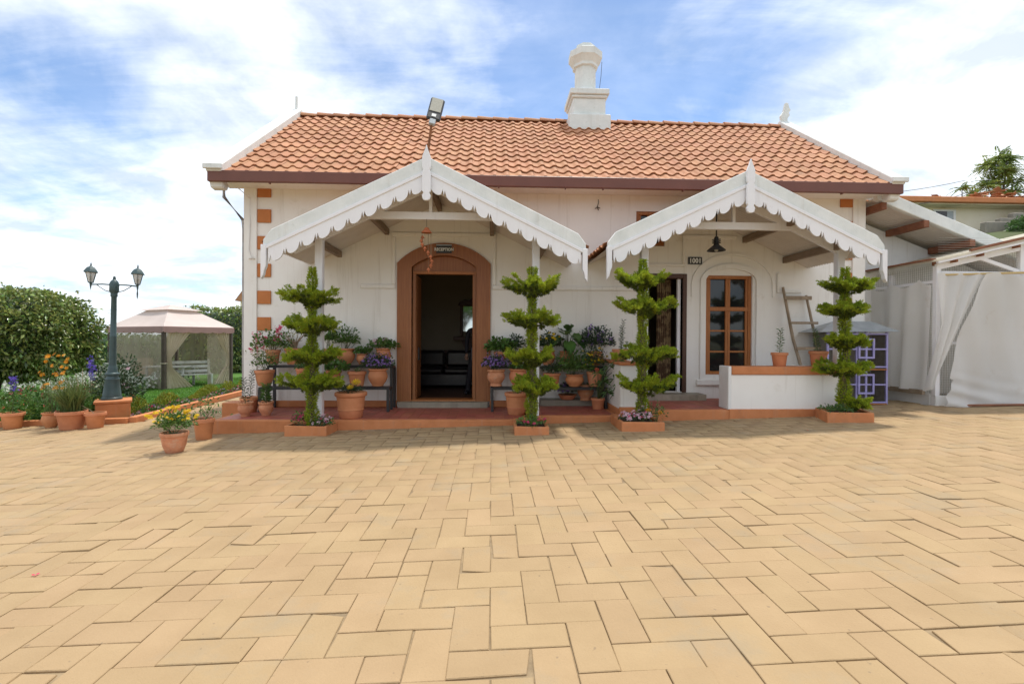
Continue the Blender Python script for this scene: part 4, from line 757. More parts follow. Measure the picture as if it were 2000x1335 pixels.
t, z = potted('nearly empty terracotta pot with a few sprouts on the lower shelf', (-2.46, 9.12, .56), 'plain', .168, .265); bush(t, z, .07, .08, 26, .06, .02, 'leaf', .9, 0, 5)
t, z = potted('bellied pot with dark foliage and purple flowers left of the door', (-2.08, 9.12, .56), 'round', .18, .315); P, d = bush(t, z, .29, .30, 900, .045, .026, 'leaf_dark', .7, .15, 12); heads(t, P, d, 190, .022, 'purple', minz=z + .04)
# -- right rack
t, z = potted('pot with round geranium leaves right beside the door, upper shelf', (0.17, 9.46, .935), 'plain', .13, .255); bush(t, z, .27, .28, 300, .085, .078, 'leaf', .85, .3, 10)
t, z = potted('wide pot with a glossy dark leaved shrub on the right upper shelf', (0.47, 9.46, .935), 'plain', .16, .225); bush(t, z, .21, .38, 210, .08, .035, 'leaf_dark', .95, .05, 12)
t, z = potted('pot of yellow flowers on dark foliage behind the second topiary', (1.09, 9.46, .935), 'round', .15, .28); P, d = bush(t, z, .27, .36, 700, .055, .03, 'leaf_dark', .7, .1, 12); head_objs(t, [P[i] + d[i] * .03 for i in rng.choice(np.where((P[:, 2] > z + .22) & (P[:, 1] < .05))[0], 18)], .036, 'yellow')
t, z = potted('pot with a huge broad leaved green plant between the yellow flowers', (1.46, 9.46, .935), 'round', .15, .27)
def bigleaf(L, W):
    nl, nw = 8, 4; vs = []
    for i in range(nl + 1):
        s_ = i / nl; wd = W * math.sin(PI * min(1, s_ * 0.9 + 0.08)) ** 0.7
        for j in range(-nw, nw + 1): q = j / nw; vs.append((q * wd, s_ * L, -0.35 * L * s_ * s_ + 0.10 * W * q * q * 4 + 0.012 * math.sin(i * 2.2) * q))
    k = 2 * nw + 1; m = MB(); m.v = vs; m.f = [(i * k + j, i * k + j + 1, (i + 1) * k + j + 1, (i + 1) * k + j) for i in range(nl) for j in range(k - 1)]
    me = bpy.data.meshes.new('leaf'); me.from_pydata(m.v, [], m.f); me.materials.append(MATS['leaf_pale' if L > .3 else 'leaf']); me.polygons.foreach_set('use_smooth', [True] * len(m.f)); return me
bl = [bigleaf(.36, .13), bigleaf(.30, .12), bigleaf(.26, .10)]
for i, (x, y, zz, rx, rz) in enumerate([(-.05, -.10, .42, 20, 165), (.12, -.12, .42, -5, 200), (.02, -.05, .52, 40, 180), (-.16, -.06, .36, -15, 130), (.18, -.05, .32, -20, 230), (-.08, .02, .30, 0, 110), (.05, .05, .46, 30, 20), (.0, -.14, .26, -30, 185)]):
    o = new('leaf', bl[i % 3], t, (x * .6, y, z + zz * .8)); o.rotation_euler = (R(rx), 0, R(rz)); m = MB().tube([(x * .2, 0, z - .04), (x * .45, y * .4, z + zz * .45), (x * .6, y, z + zz * .8)], [.012, .010, .006], 6); m.build('leaf_stalk', 'stem', t)
t, z = potted('pot of tall dark purple flowered foliage at the end of the right upper shelf', (2.02, 9.46, .935), 'round', .15, .27); P, d = bush(t, z, .36, .50, 1000, .06, .032, 'leaf_dark', .75, .15, 14)
c = np.repeat(P[rng.choice(np.where(P[:, 2] > z + .1)[0], 12)], 12, 0) + rng.normal(size=(144, 3)) * [.02, .02, .05] + [0, -.05, .02]; flowers('flowers', c, rdir(144) + [0, -.8, 0], .02, 'fl_purple', t)
t, z = potted('weathered footed clay pot with purple flowers right of the door', (0.09, 9.12, .56), 'vase', .17, .31, 'pot_clay'); P, d = bush(t, z, .26, .30, 750, .045, .026, 'leaf_dark', .7, .15, 12); heads(t, P, d, 220, .022, 'purple', minz=z + .04)
t, z = potted('bellied pot partly hidden by the left side of the second topiary', (0.50, 9.12, .56), 'round', .175, .32); bush(t, z, .16, .14, 160, .06, .035, 'leaf', .8, .1, 7)
t, z = potted('plain wide rimmed pot behind the right side of the second topiary', (1.13, 9.12, .56), 'banded', .165, .24); bush(t, z, .18, .2, 240, .06, .022, 'leaf_dark', .8, .1, 8)
t, z = potted('round pot with a dense mass of bright green lance leaves', (1.55, 9.10, .56), 'round', .175, .22); bush(t, z, .34, .46, 900, .085, .024, 'leaf', .85, .25, 14)
t, z = potted('pot of scattered yellow blooms and one coral flower at the rack end', (1.92, 9.08, .56), 'bowl', .148, .275, 'pot_clay'); P, d = bush(t, z, .25, .52, 520, .05, .026, 'leaf_dark', .85, .1, 12); hd_ = [P[i] + d[i] * .03 for i in rng.choice(np.where((P[:, 2] > z + .1) & (P[:, 1] < .05))[0], 26)]; head_objs(t, hd_, .028, 'yellow'); head_objs(t, [(.0, -.2, z + .08)], .045, 'coral')
t, z = potted('large plain terracotta pot on the porch floor under the right rack', (0.45, 8.72, .1), 'banded', .215, .385); bush(t, z, .1, .06, 40, .05, .02, 'leaf', .9, 0, 4)
t, z = potted('low pot of violet petunias on the step under the right rack', (1.47, 9.42, .275), 'bowl', .18, .10); P, d = bush(t, z, .23, .22, 380, .045, .028, 'leaf_dark', .7, .1, 8); heads(t, P, d, 60, .03, 'purple', minz=z + .02)
t, z = potted('tall reddish clay jar standing under the end of the right rack', (1.80, 9.30, .275), 'vase', .16, .30, 'pot_clay'); bush(t, z, .1, .06, 30, .05, .02, 'leaf', .9, 0, 4)
t, z = potted('split leaved philodendron in a pot against the dividing wall', (1.96, 8.95, .16), 'plain', .13, .20)
m = MB(); tips = [(-.05, -.2, .50), (.14, -.25, .62), (.30, -.30, .72), (.34, -.2, .60), (.02, -.3, .36), (.22, -.3, .40), (-.10, -.25, .30), (.28, -.35, .30), (.10, -.28, .16), (.25, -.25, .14)]; LP = []; LD = []
for x, y, q in tips:
    m.tube([(0, 0, z - .03), (x * .4, y * .5, z + q * .7), (x, y, z + q)], [.008, .007, .004], 6)
    for k in range(7): a = R(-90 + k * 30); LP.append((x, y, z + q)); LD.append((math.sin(a) + .4, -.3, math.cos(a) - .5))
m.build('stems', 'stem', t); leaves('foliage', np.array(LP), np.array(LD), .17, .026, 'leaf_pale', t, droop=.2)
t, z = potted('clay pot with a tall spiky stem on the dividing wall', (2.36, 8.88, 1.045), 'bowl', .16, .215, 'pot_clay'); lily(t, z, .42, 60, .07, .010, .0, 'leaf_dark'); lily(t, z, .16, 26, .05, .02, .02, 'leaf', 0, .09)
t, z = potted('small clay pot with a dark spiky stem farther back on the dividing wall', (2.40, 9.38, 1.045), 'bowl', .115, .15, 'pot_clay'); lily(t, z, .62, 80, .07, .010, .04, 'leaf_dark', 0, .1)
t, z = potted('terracotta pot with a straight spiky plant below the window corner', (4.98, 8.30, .99), 'plain', .138, .235); lily(t, z, .42, 62, .085, .011, .02, 'leaf')
t, z = potted('larger terracotta pot with a leaning spiky plant in front of the ladder', (5.66, 8.28, .99), 'plain', .152, .265); lily(t, z, .40, 90, .075, .010, -.08, 'leaf')

# -- racks
def rack(label, u0, u1):
    t = thing('plant_rack', label, 'plant stand', ((u0 + u1) / 2, 9.3, .1)); L = (u1 - u0) / 2; zl_, zu = .44, .81
    for y0, y1, z in ((-.32, -.04, zl_), (.02, .30, zu)):
        for k in range(5): MB().box(-L, L, y0 + k * (y1 - y0) / 5 + .006, y0 + (k + 1) * (y1 - y0) / 5 - .012, z - .012, z + .004).build('slat', 'black_metal', t)
        for y in (y0, y1): MB().box(-L, L, y - .02, y + .02, z - .035, z - .014).build('rail', 'black_metal', t)
        for x in (-L, L): MB().box(x - .02, x + .02, y0, y1, z - .04, z + .006).build('end_rail', 'black_metal', t)
    for x in (-L, L):
        for y, z in ((-.30, zl_), (.0, zu), (.30, zu)): MB().box(x - .024, x + .024, y - .024, y + .024, .002 if True else 0, z - .036).build('leg', 'black_metal', t)
rack('black two tier metal plant rack left of the reception door', -4.15, -1.87)
rack('black two tier metal plant rack right of the reception door', 0.02, 2.12)

# ================================================================== TOPIARIES IN PLANTER BOXES
def planter(label, poly, z0, z1):
    t = thing('planter_box', label, 'planter'); c = np.mean(np.array(poly), 0); n = len(poly); inn = [tuple(c + (np.array(p) - c) * .84) for p in poly]
    m = MB(); m.v = [(x, y, z0) for x, y in poly] + [(x, y, z1) for x, y in poly] + [(x, y, z1) for x, y in inn] + [(x, y, z1 - .08) for x, y in inn]
    m.f = [(i, (i + 1) % n, n + (i + 1) % n, n + i) for i in range(n)] + [(n + i, n + (i + 1) % n, 2 * n + (i + 1) % n, 2 * n + i) for i in range(n)] + [(2 * n + i, 2 * n + (i + 1) % n, 3 * n + (i + 1) % n, 3 * n + i) for i in range(n)]
    m.build('box', 'terracotta_paint', t, bevel=.008); MB().add([(x, y, z1 - .04) for x, y in inn], [tuple(range(n))]).build('soil', 'soil', t); return t
def topiary(label, u, v, z0, tiers, top, seed):
    global rng
    rng = np.random.default_rng(seed); t = thing('topiary_tree', label, 'topiary', (u, v, z0), 'cloud pruned cypresses along the porch')
    H = top - z0; pts = [(0, 0, -.08)] + [(.02 * math.sin(k * 1.9 + seed), .02 * math.cos(k * 1.3), H * k / 7) for k in range(1, 8)]; MB().tube(pts, [.055, .05, .046, .042, .036, .028, .018, .006], 8).build('trunk', 'bark', t, smooth=60)
    def foliage(P, d, n, s=1.0, name='foliage_tier', mat='cypress'): return leaves(name, P, d, .062 * s * rng.uniform(.6, 1.35, n), .017 * s * rng.uniform(.7, 1.2, n), mat, t, fold=.2)
    for (dx, zc, rad, th, asym) in tiers:
        th *= 1.2; rad *= 1.04
        nt_ = 340; kk = 62; a = rng.random(nt_) * 2 * PI; ph = rng.random(6) * 6.28
        lob = (1 + .17 * np.sin(2 * a + ph[0]) + .12 * np.sin(3 * a + ph[1]) + .08 * np.sin(5 * a + ph[2])) * (1 + asym * np.cos(a)); q = rng.random(nt_) ** .55; under = rng.random(nt_) < .28; r = rad * .80 * lob * q * np.where(under, .86, 1)
        topz = th * .5 * (.15 + .30 * q ** 2) + th * .14 * np.sin(7 * q * np.cos(a) + ph[3]) + th * .14 * np.sin(6 * q * np.sin(a) + ph[4]); bot = -th * .50 * (1 - q) ** 1.1 + .01
        P0 = np.stack([dx * .8 + r * np.cos(a), r * np.sin(a) * .95, zc - z0 + np.where(under, bot, topz - .04)], 1)
        d0 = unit(np.stack([np.cos(a) * (.25 + q * .9), np.sin(a) * (.25 + q * .9), np.where(under, .05, .95 - .45 * q)], 1) + rng.normal(size=(nt_, 3)) * .34); L0 = rng.uniform(.05, .095, nt_) * np.where(under, .6, 1)
        tt = np.tile(np.linspace(.0, 1, kk), nt_); D2 = np.repeat(d0, kk, 0); P = np.repeat(P0, kk, 0) + D2 * (tt * np.repeat(L0, kk))[:, None] + rng.normal(size=(nt_ * kk, 3)) * .012 * (1.15 - tt)[:, None]
        Dl = D2 * .8 + rng.normal(size=(nt_ * kk, 3)) * .55; n = nt_ * kk; un = np.repeat(under, kk)
        foliage(P[~un], Dl[~un], (~un).sum(), .52); foliage(P[un], Dl[un], un.sum(), .56, 'under_foliage', 'cypress_dark')  # sprays on the underside of each tier take the darker green
    n = 9000; zz = rng.random(n) * (H - .05) + .03; rr = (.050 + .032 * np.sin(zz * 9 + seed) ** 2) * (1 - .35 * zz / H) * rng.uniform(.5, 1.25, n); a = rng.random(n) * 2 * PI
    P = np.stack([rr * np.cos(a), rr * np.sin(a), zz], 1); foliage(P, np.stack([np.cos(a), np.sin(a), .6 + 0 * a], 1) + rng.normal(size=(n, 3)) * .4, n, .7, 'stem_foliage', 'cypress')
    return t
k = 7.7 / 960
pc = lambda x0, x1: (x1 - x0) / 2 * k * 1.0
planter('terracotta planter box at the left porch corner, in front of the first topiary', [(-3.20, 7.74), (-2.53, 7.66), (-2.50, 8.11), (-3.20, 8.11)], -.16, .075)
planter('terracotta planter box in the middle, under the second topiary', [(0.35, 7.28), (0.86, 7.22), (0.88, 8.08), (0.37, 8.08)], -.06, .135)
planter('terracotta planter box under the topiary by the room 1001 step', [(1.96, 7.28), (2.60, 7.24), (2.60, 8.06), (1.98, 8.06)], 0.0, .20)
planter('wedge shaped terracotta planter box at the far right of the porch', [(5.28, 7.50), (5.98, 7.42), (6.18, 8.05), (5.46, 8.06)], .08, .31)
topiary('bright green four tier topiary at the left porch corner', -2.82, 7.86, .03, [(0.0, 2.07, .46, .30, .0), (0.0, 1.63, .54, .32, .0), (0.04, 1.14, .46, .30, .0), (0.02, .73, .49, .32, 0)], 2.55, 3)
topiary('bright green four tier topiary right of the reception doorway', 0.63, 7.62, .09, [(0.0, 2.24, .42, .34, 0), (0.0, 1.72, .48, .30, 0), (-.02, 1.14, .43, .30, -.05), (.03, .70, .43, .32, .05)], 2.56, 5)
topiary('bright green four tier topiary in front of the room 1001 doorway', 2.37, 7.62, .15, [(-.06, 2.36, .39, .28, -.05), (.03, 1.95, .50, .28, 0), (.05, 1.20, .50, .30, .0), (.07, .72, .47, .32, .05)], 2.70, 9)
topiary('looser green four tier topiary before the hutch at the right', 5.72, 7.74, .27, [(.06, 2.32, .40, .26, .12), (-.02, 1.93, .42, .24, 0), (.03, 1.42, .36, .24, .05), (-.02, .98, .39, .26, 0), (.20, .42, .21, .20, .2)], 2.63, 14)
rng = np.random.default_rng(77)
def clump(label, loc, rx, h, mat, col, n, nf, fr, name='flowering_plant', cat='flowers', L=.05, W=.02, col2=None, pet=5, group=None):
    t = thing(name, label, cat, loc, group); P, d = bush(t, 0.0, rx, h, n, L, W, mat, .8, .1, 8)
    if 0 < nf < 9: head_objs(t, [P[i] + d[i] * .03 for i in rng.choice(np.where((P[:, 2] > h * .4) & (P[:, 1] < rx * .3))[0], nf)], fr, col, 9)
    elif nf: heads(t, P, d, nf, fr, col, pet, minz=h * .35)
    if col2: heads(t, P, d, nf // 2, fr * .6, col2, pet, lift=.03, minz=h * .35, name='flower_centres')
    return t
clump('dark magenta dianthus at the left of the first planter', (-3.0, 7.86, .04), .13, .24, 'leaf', 'magenta', 160, 46, .026)
clump('pink and white dianthus at the right of the first planter', (-2.64, 7.84, .04), .17, .15, 'leaf_pale', 'palepink', 240, 18, .036, col2='pink')
clump('trailing plant with one pink flower in the middle planter', (0.60, 7.45, .10), .24, .16, 'leaf', 'pink', 240, 5, .035)
clump('pink and white dianthus, left clump under the third topiary', (2.10, 7.45, .165), .12, .15, 'leaf_dark', 'palepink', 130, 26, .032, col2='pink')
clump('pink and white dianthus, taller clump under the third topiary', (2.31, 7.42, .165), .14, .20, 'leaf_dark', 'palepink', 150, 34, .032, col2='pink')
clump('leafy marigold with one orange bloom under the third topiary', (2.52, 7.46, .165), .16, .30, 'leaf_pale', 'orange', 150, 3, .05, pet=9)
clump('blue green succulent and herbs at the foot of the fourth topiary', (5.55, 7.66, .27), .24, .14, 'leaf_pale', 'white', 300, 0, .03, 'ground_plant', 'plant')

# ================================================================== LADDER, HUTCH
t = thing('ladder', 'rough wooden ladder leaning on the wall behind the pots', 'ladder', (6.1, 9.5, 0.26))
MB().tube([(.02, -.35, .0), (-.14, -.02, 1.2), (-.26, .14, 2.24)], [.034, .030, .026], 8).build('rail', 'old_wood', t, smooth=50); MB().tube([(.46, -.35, .0), (.32, -.02, 1.2), (.22, .14, 2.08)], [.032, .028, .024], 8).build('rail', 'old_wood', t, smooth=50)
for z, th in ((.42, .05), (1.02, .06), (1.52, .05), (2.02, .075)):
    y = -.35 + z / 2.24 * .49 - .04; xl = .02 - z * .125; MB().box(xl - .06, xl + .50, y - .03, y + .01, z - th / 2, z + th / 2).build('rung', 'old_wood', t, bevel=.006)
t = thing('bird_hutch', 'lilac framed wire hutch with grey metal roof behind the last topiary', 'hutch', (7.05, 9.35, zg(7)))
MB().add([(-.85, -.32, 1.40), (.72, -.32, 1.42), (.42, .02, 1.62), (-.35, .02, 1.62), (-.85, .36, 1.40), (.72, .36, 1.42)], [(0, 1, 2, 3), (1, 5, 2), (5, 4, 3, 2), (4, 0, 3)]).build('roof', 'grey_metal', t)
for x in (-.62, -.05, .14, .55):
    MB().box(x - .018, x + .018, -.22, -.185, .02, 1.41).build('frame_bar', 'lilac', t)
MB().box(.53, .565, .2, .235, .02, 1.40).build('frame_bar', 'lilac', t)
for z in (.06, .40, .74, 1.08, 1.37): MB().box(-.62, .55, -.223, -.188, z - .014, z + .014).build('frame_bar', 'lilac', t)
for z in (.22, .90):
    d = MB(); 
    for a, b, c, e in ((-.16, .16, z, z + .035), (-.16, .16, z + .35, z + .385), (-.16, -.125, z + .036, z + .349), (.125, .16, z + .036, z + .349)): d.box(a + .12, b + .12, -.25, -.226, c, e)
    d.build('door_frame', 'lilac', t)
m = MB()
for i in range(40): m.box(-.61 + i * .03, -.607 + i * .03, -.206, -.203, .05, 1.36)
for i in range(44): m.box(-.61, .55, -.2085, -.2065, .05 + i * .03, .053 + i * .03)
stuff(m.build('wire_mesh', 'cage_wire', t)); MB().box(-.62, .55, .19, .198, .03, 1.38).build('back_panel', 'cage_dark', t); MB().box(.556, .564, -.18, .19, .03, 1.38).build('side_panel', 'cage_dark', t); MB().box(-.634, -.626, -.18, .19, .03, 1.38).build('side_panel', 'cage_dark', t)
for z in (.07, .73): MB().box(-.6, .54, -.24, .18, z - .05, z - .03).build('tray', 'wood_light', t)

# ================================================================== RIGHT WING AND CURTAINED SHED
t = thing('side_wing', 'white lean-to wing with sloping concrete roof edge right of the house', 'building')
su = lambda u: 4.36 - .385 * (u - 7.56)
MB().prism([(7.57, -.2), (13, -.2), (13, su(13) - .22), (7.57, su(7.57) - .22)], 10.3, 10.5).build('wall', 'wall_white', t)
MB().prism([(7.57, su(7.57) - .14), (13, su(13) - .14), (13, su(13) + .10), (7.57, su(7.57) + .10)], 9.40, 9.50).build('roof_edge', 'cement_white', t, bevel=.012)
m = MB(); nb = 420
for kx in range(nb + 1):
    u = 7.57 + (13 - 7.57) * 0 ; 
P = []; pitch = .076; y0, y1 = 9.48, 15.0; nb = int((y1 - y0) / pitch * 5)
for q in range(nb + 1):
    y = y0 + (y1 - y0) * q / nb; o_ = .010 * math.sin(2 * PI * y / pitch)
    P += [(7.57, y, su(7.57) - .10 + o_), (13, y, su(13) - .10 + o_)]
m.v = P; m.f = [(2 * q, 2 * q + 1, 2 * q + 3, 2 * q + 2) for q in range(nb)]; m.build('corrugated_roof', 'soffit', t, smooth=60)
for u in (7.68, 8.55, 9.5): MB().box(u - .055, u + .055, 9.46 - .12, 10.3 - .003, su(u) - .30, su(u) - .165).build('purlin', 'purlin_red', t, bevel=.006)

t = thing('shed', 'white framed wire mesh shed with a red edged roof at the far right', 'shed')
U0, V0, V1 = 8.27, 8.80, 11.2; zs = lambda u: 2.93 + .235 * (u - U0)
MB().box(U0, 13, V0, V0 + .12, .05, .42).build('base_wall', 'wall_white', t, bevel=.01); MB().box(U0, U0 + .12, V0 + .122, V1, .05, .45).build('base_wall', 'wall_white', t, bevel=.01)
for u in (8.31, 9.94, 11.6): MB().box(u - .045, u + .045, V0 + .01, V0 + .10, .42, zs(u) - .10).build('post', 'trim_white', t, bevel=.006)
for v in (9.9, 11.1): MB().box(U0 + .01, U0 + .10, v - .04, v + .04, .45, 2.80).build('post', 'trim_white', t, bevel=.006)
MB().box(8.36, 13, V0 + .015, V0 + .095, 2.66, 2.74).build('rail', 'trim_white', t, bevel=.006); MB().box(U0 + .015, U0 + .095, V0 + .12, V1, 2.52, 2.58).build('rail', 'trim_white', t, bevel=.006); MB().box(8.36, 13, V0 + .02, V0 + .09, 1.38, 1.43).build('rail', 'trim_white', t)
MB().beam((8.3, V0 + .055, zs(8.3) - .12), (13, V0 + .055, zs(13) - .12), .07, .11).build('rafter', 'trim_white', t, bevel=.006)
MB().beam((9.05, V0 + .055, 3.02), (9.92, V0 + .055, 2.74), .06, .07).build('brace', 'trim_white', t, bevel=.006)
MB().beam((8.15, V0 - .12, zs(8.15) - .015), (13, V0 - .12, zs(13) - .015), .05, .06).build('fascia', 'trim_white', t)
MB().prism([(8.1, zs(8.1) - .0), (13, zs(13)), (13, zs(13) + .04), (8.1, zs(8.1) + .04)], V0 - .16, V1).build('roof_sheet', 'fibreglass', t); MB().beam((8.75, V0 - .15, zs(8.75) + .06), (13, V0 - .15, zs(13) + .06), .05, .045).build('roof_edge', 'purlin_red', t)
MB().beam((8.1, V0 - .1, zs(8.1) + .05), (8.1, V1, zs(8.1) + .05), .10, .03).build('eave_strip', 'purlin_red', t)
for u in (8.55, 9.05, 9.75): MB().box(u - .02, u + .02, V0 - .10, V0 + .4, zs(u) - .10, zs(u) - .03).build('purlin', 'purlin_red', t)
m = MB()
for i in range(104): m.box(8.33 + i * .045, 8.334 + i * .045, V0 + .048, V0 + .052, .42, zs(8.33 + i * .045) - .12)
for i in range(66): m.box(8.33, 13, V0 + .053, V0 + .056, .44 + i * .045, .4435 + i * .045)
stuff(m.build('wire_mesh', 'mesh_wire', t))
m = MB()
for i in range(52): m.box(U0 + .048, U0 + .052, V0 + .1 + i * .045, V0 + .104 + i * .045, .45, 2.86)
for i in range(53): m.box(U0 + .053, U0 + .056, V0 + .1, V1, .47 + i * .045, .4735 + i * .045)
stuff(m.build('side_mesh', 'mesh_wire', t)); MB().box(8.4, 13, V1 - .05, V1, .05, 2.9).build('back_wall', 'wall_white', t); MB().box(8.4, 13, V0 + .2, V1 - .06, .05, .3).build('shed_floor', 'stone_grey', t)
def cloth(name, label, fn, nu_, nv_):
    V = np.array([fn(i / nu_, j / nv_) for j in range(nv_ + 1) for i in range(nu_ + 1)]); F = np.array([(j * (nu_ + 1) + i, j * (nu_ + 1) + i + 1, (j + 1) * (nu_ + 1) + i + 1, (j + 1) * (nu_ + 1) + i) for j in range(nv_) for i in range(nu_)])
    return tag(new(name, npmesh(name, V, F, 'cloth', True)), label, 'curtain', 'white cloths hung over the shed')
def c1(a, b):       # side cloth: a along depth, b downwards
    v = 11.0 - a * 2.15; sag = .14 * abs(math.sin(a * PI * 3.5)) ** .8; ztop = 2.62 - sag; z = ztop + (.50 - ztop) * b
    return (U0 - .05 - .05 * math.sin(a * 26 + math.sin(a * 9)) * (.4 + b) - .05 * math.sin(a * 9 + 1) * b - .05 * b, v, z)
cloth('hanging_cloth', 'white cloth with drooping folds on the left side of the shed', c1, 70, 30)
def c2(a, b):       # tied diagonal cloth on the front corner
    ul, ur = 8.22, 9.18; k2 = b ** 1.15; L0 = 8.22 - .02 * k2 - .30 * max(0, b - .45) * 1.2; Rr = ur - 1.12 * k2 ** .8; Rr = max(Rr, L0 + .10); u = L0 + (Rr - L0) * a; z = 2.70 + (.52 - 2.70) * b + (.04 * math.sin(a * 9) * b) + .10 * a * b
    return (u, V0 - .05 - .07 * math.sin(a * 17 + b * 3) * (.3 + .7 * b) - .04 * b - .05 * math.sin(b * 3), z)
cloth('hanging_cloth', 'white cloth pulled diagonally aside at the front corner of the shed', c2, 46, 40)
def c3(a, b):       # main front cloth, gathered at the lower left
    L0 = 9.13 - 1.15 * b ** 1.05 if b < .86 else 8.27 - .0 * b; Lb = 9.10 - .52 * min(1, b / .5) ** .9 - (.20 if b > .5 else 0) * min(1, (b - .5) / .3) if b < .80 else 8.44 - .17 * (b - .8) / .2
    u = Lb + (12.6 - Lb) * a; z = 2.68 + (.245 - 2.68) * b + .03 * math.sin(a * 25) * (1 - b) ** 3; 
    fold = .045 * math.sin(u * 5 + 3 * b) + .022 * math.sin(u * 11 - 5 * b) + .02 * b ** 3 * math.sin((u - 8.4) * 4.4 + b * 9) + .045 * max(0, b - .72) / .28 * math.sin(b * 60 - (u - 8.3) * 5.5) * math.exp(-(u - 8.3) * .9)
    return (u, V0 - .075 - fold - .10 * b ** 4, z)
cloth('hanging_cloth', 'broad white cloth sheet covering the front of the shed', c3, 120, 90)
tag(MB().tube([(8.30, V0 - .05, 2.66), (9.5, V0 - .06, 2.705), (12.5, V0 - .05, 2.80)], [.016, .020, .022], 8).build('bamboo_pole', 'bamboo', smooth=60), 'yellow bamboo pole holding the cloths on the shed', 'pole')
tag(MB().beam((8.62, 8.60, zg(8.6) + .03), (9.9, 8.52, zg(9.9) + .02), .07, .03).build('plank', 'purlin_red', bevel=.004), 'thin brown plank lying at the foot of the shed', 'plank')
tag(MB().beam((8.17, 8.95, .47), (8.15, 9.85, .47), .06, .09).build('board', 'old_wood', bevel=.006), 'weathered board along the low side wall of the shed', 'board')

# ================================================================== FAR BUILDING, STAIR WALL, TREES ON THE RIGHT
mb = MB(); xs = np.linspace(9.6, 60, 18); ys = np.linspace(13.5, 60, 14)
hz_ = lambda x, y: .25 + 6.8 * (1 / (1 + math.exp(-((y - 18.2) * .75)))) * (1 / (1 + math.exp(-(x - 14.5) * .9))) + .3 * math.sin(x * .7) * math.sin(y * .5)
mb.v = [(x, y, hz_(x, y)) for y in ys for x in xs]; mb.f = [(j * 18 + i, j * 18 + i + 1, (j + 1) * 18 + i + 1, (j + 1) * 18 + i) for j in range(13) for i in range(17)]; struct(mb.build('hillside', 'hill_green', smooth=80))
t = thing('neighbour_building', 'cream building with terracotta roof edge on the slope behind the shed', 'building')
MB().box(19.5, 27.6, 24.0, 30, 5.5, 8.15).build('wall', 'cream', t); MB().box(18.6, 29.5, 23.1, 31, 8.20, 8.47).build('roof_edge', 'terracotta_paint', t, bevel=.03); MB().box(19.0, 29.0, 23.3, 24.0, 8.15, 8.197).build('soffit', 'cream', t)
wn = new('window', None, t)
for a, b, c, d in ((22.25, 22.37, 7.25, 8.05), (23.30, 23.42, 7.25, 8.05), (22.37, 23.30, 7.97, 8.05), (22.37, 23.30, 7.2, 7.28)): MB().box(a, b, 23.93, 23.999, c, d).build('frame', 'trim_white', wn)
MB().box(22.37, 22.98, 23.96, 23.997, 7.28, 7.97).build('pane', 'glass', wn); MB().box(22.98, 23.3, 23.955, 23.996, 7.28, 7.97).build('shutter', 'grey_metal', wn)
wn = new('window', None, t); MB().prism([(20.9, 7.3), (22.0, 7.3), (22.0, 7.75), (21.8, 7.92), (21.45, 8.0), (21.1, 7.92), (20.9, 7.75)], 23.96, 23.997).build('pane', 'glass', wn); MB().box(21.43, 21.47, 23.94, 23.959, 7.3, 8.0).build('bar', 'trim_white', wn)
tm = MB().box(-.12, .12, -.2, .2, -.012, .012).mesh('roof_tile', 'roof_tile', .004)
t = thing('tile_heap', 'heap of spare red roof tiles on the cream building roof', 'tiles', (25.2, 23.9, 8.47))
for i in range(70):
    x = rng.uniform(-1.5, 1.6); zmx = max(.05, .62 - .36 * abs(x)); o = new('roof_tile', tm, t, (x, rng.uniform(-.5, .4), .03 + rng.random() * zmx)); o.rotation_euler = (rng.normal() * .35, rng.normal() * .25, rng.random() * 3)
t = thing('tile_heap', 'few loose roof tiles at the left of the cream roof', 'tiles', (22.0, 23.6, 8.47))
for i in range(9): o = new('roof_tile', tm, t, (rng.uniform(-.35, .35), rng.uniform(-.2, .2), .03 + rng.random() * .12)); o.rotation_euler = (rng.normal() * .3, rng.normal() * .2, rng.random() * 3)
t = thing('stair_wall', 'grey stone stepped wall climbing right beside the cream building', 'wall')
for i, (a, z) in enumerate(((23.2, 7.05), (24.2, 7.30), (25.1, 7.62), (26.2, 7.95))): MB().box(a, a + 5 - i * .4, 22.2 + i * .25, 22.2 + i * .25 + .3, 4.5, z).build('step', 'stone_grey', t, bevel=.03)
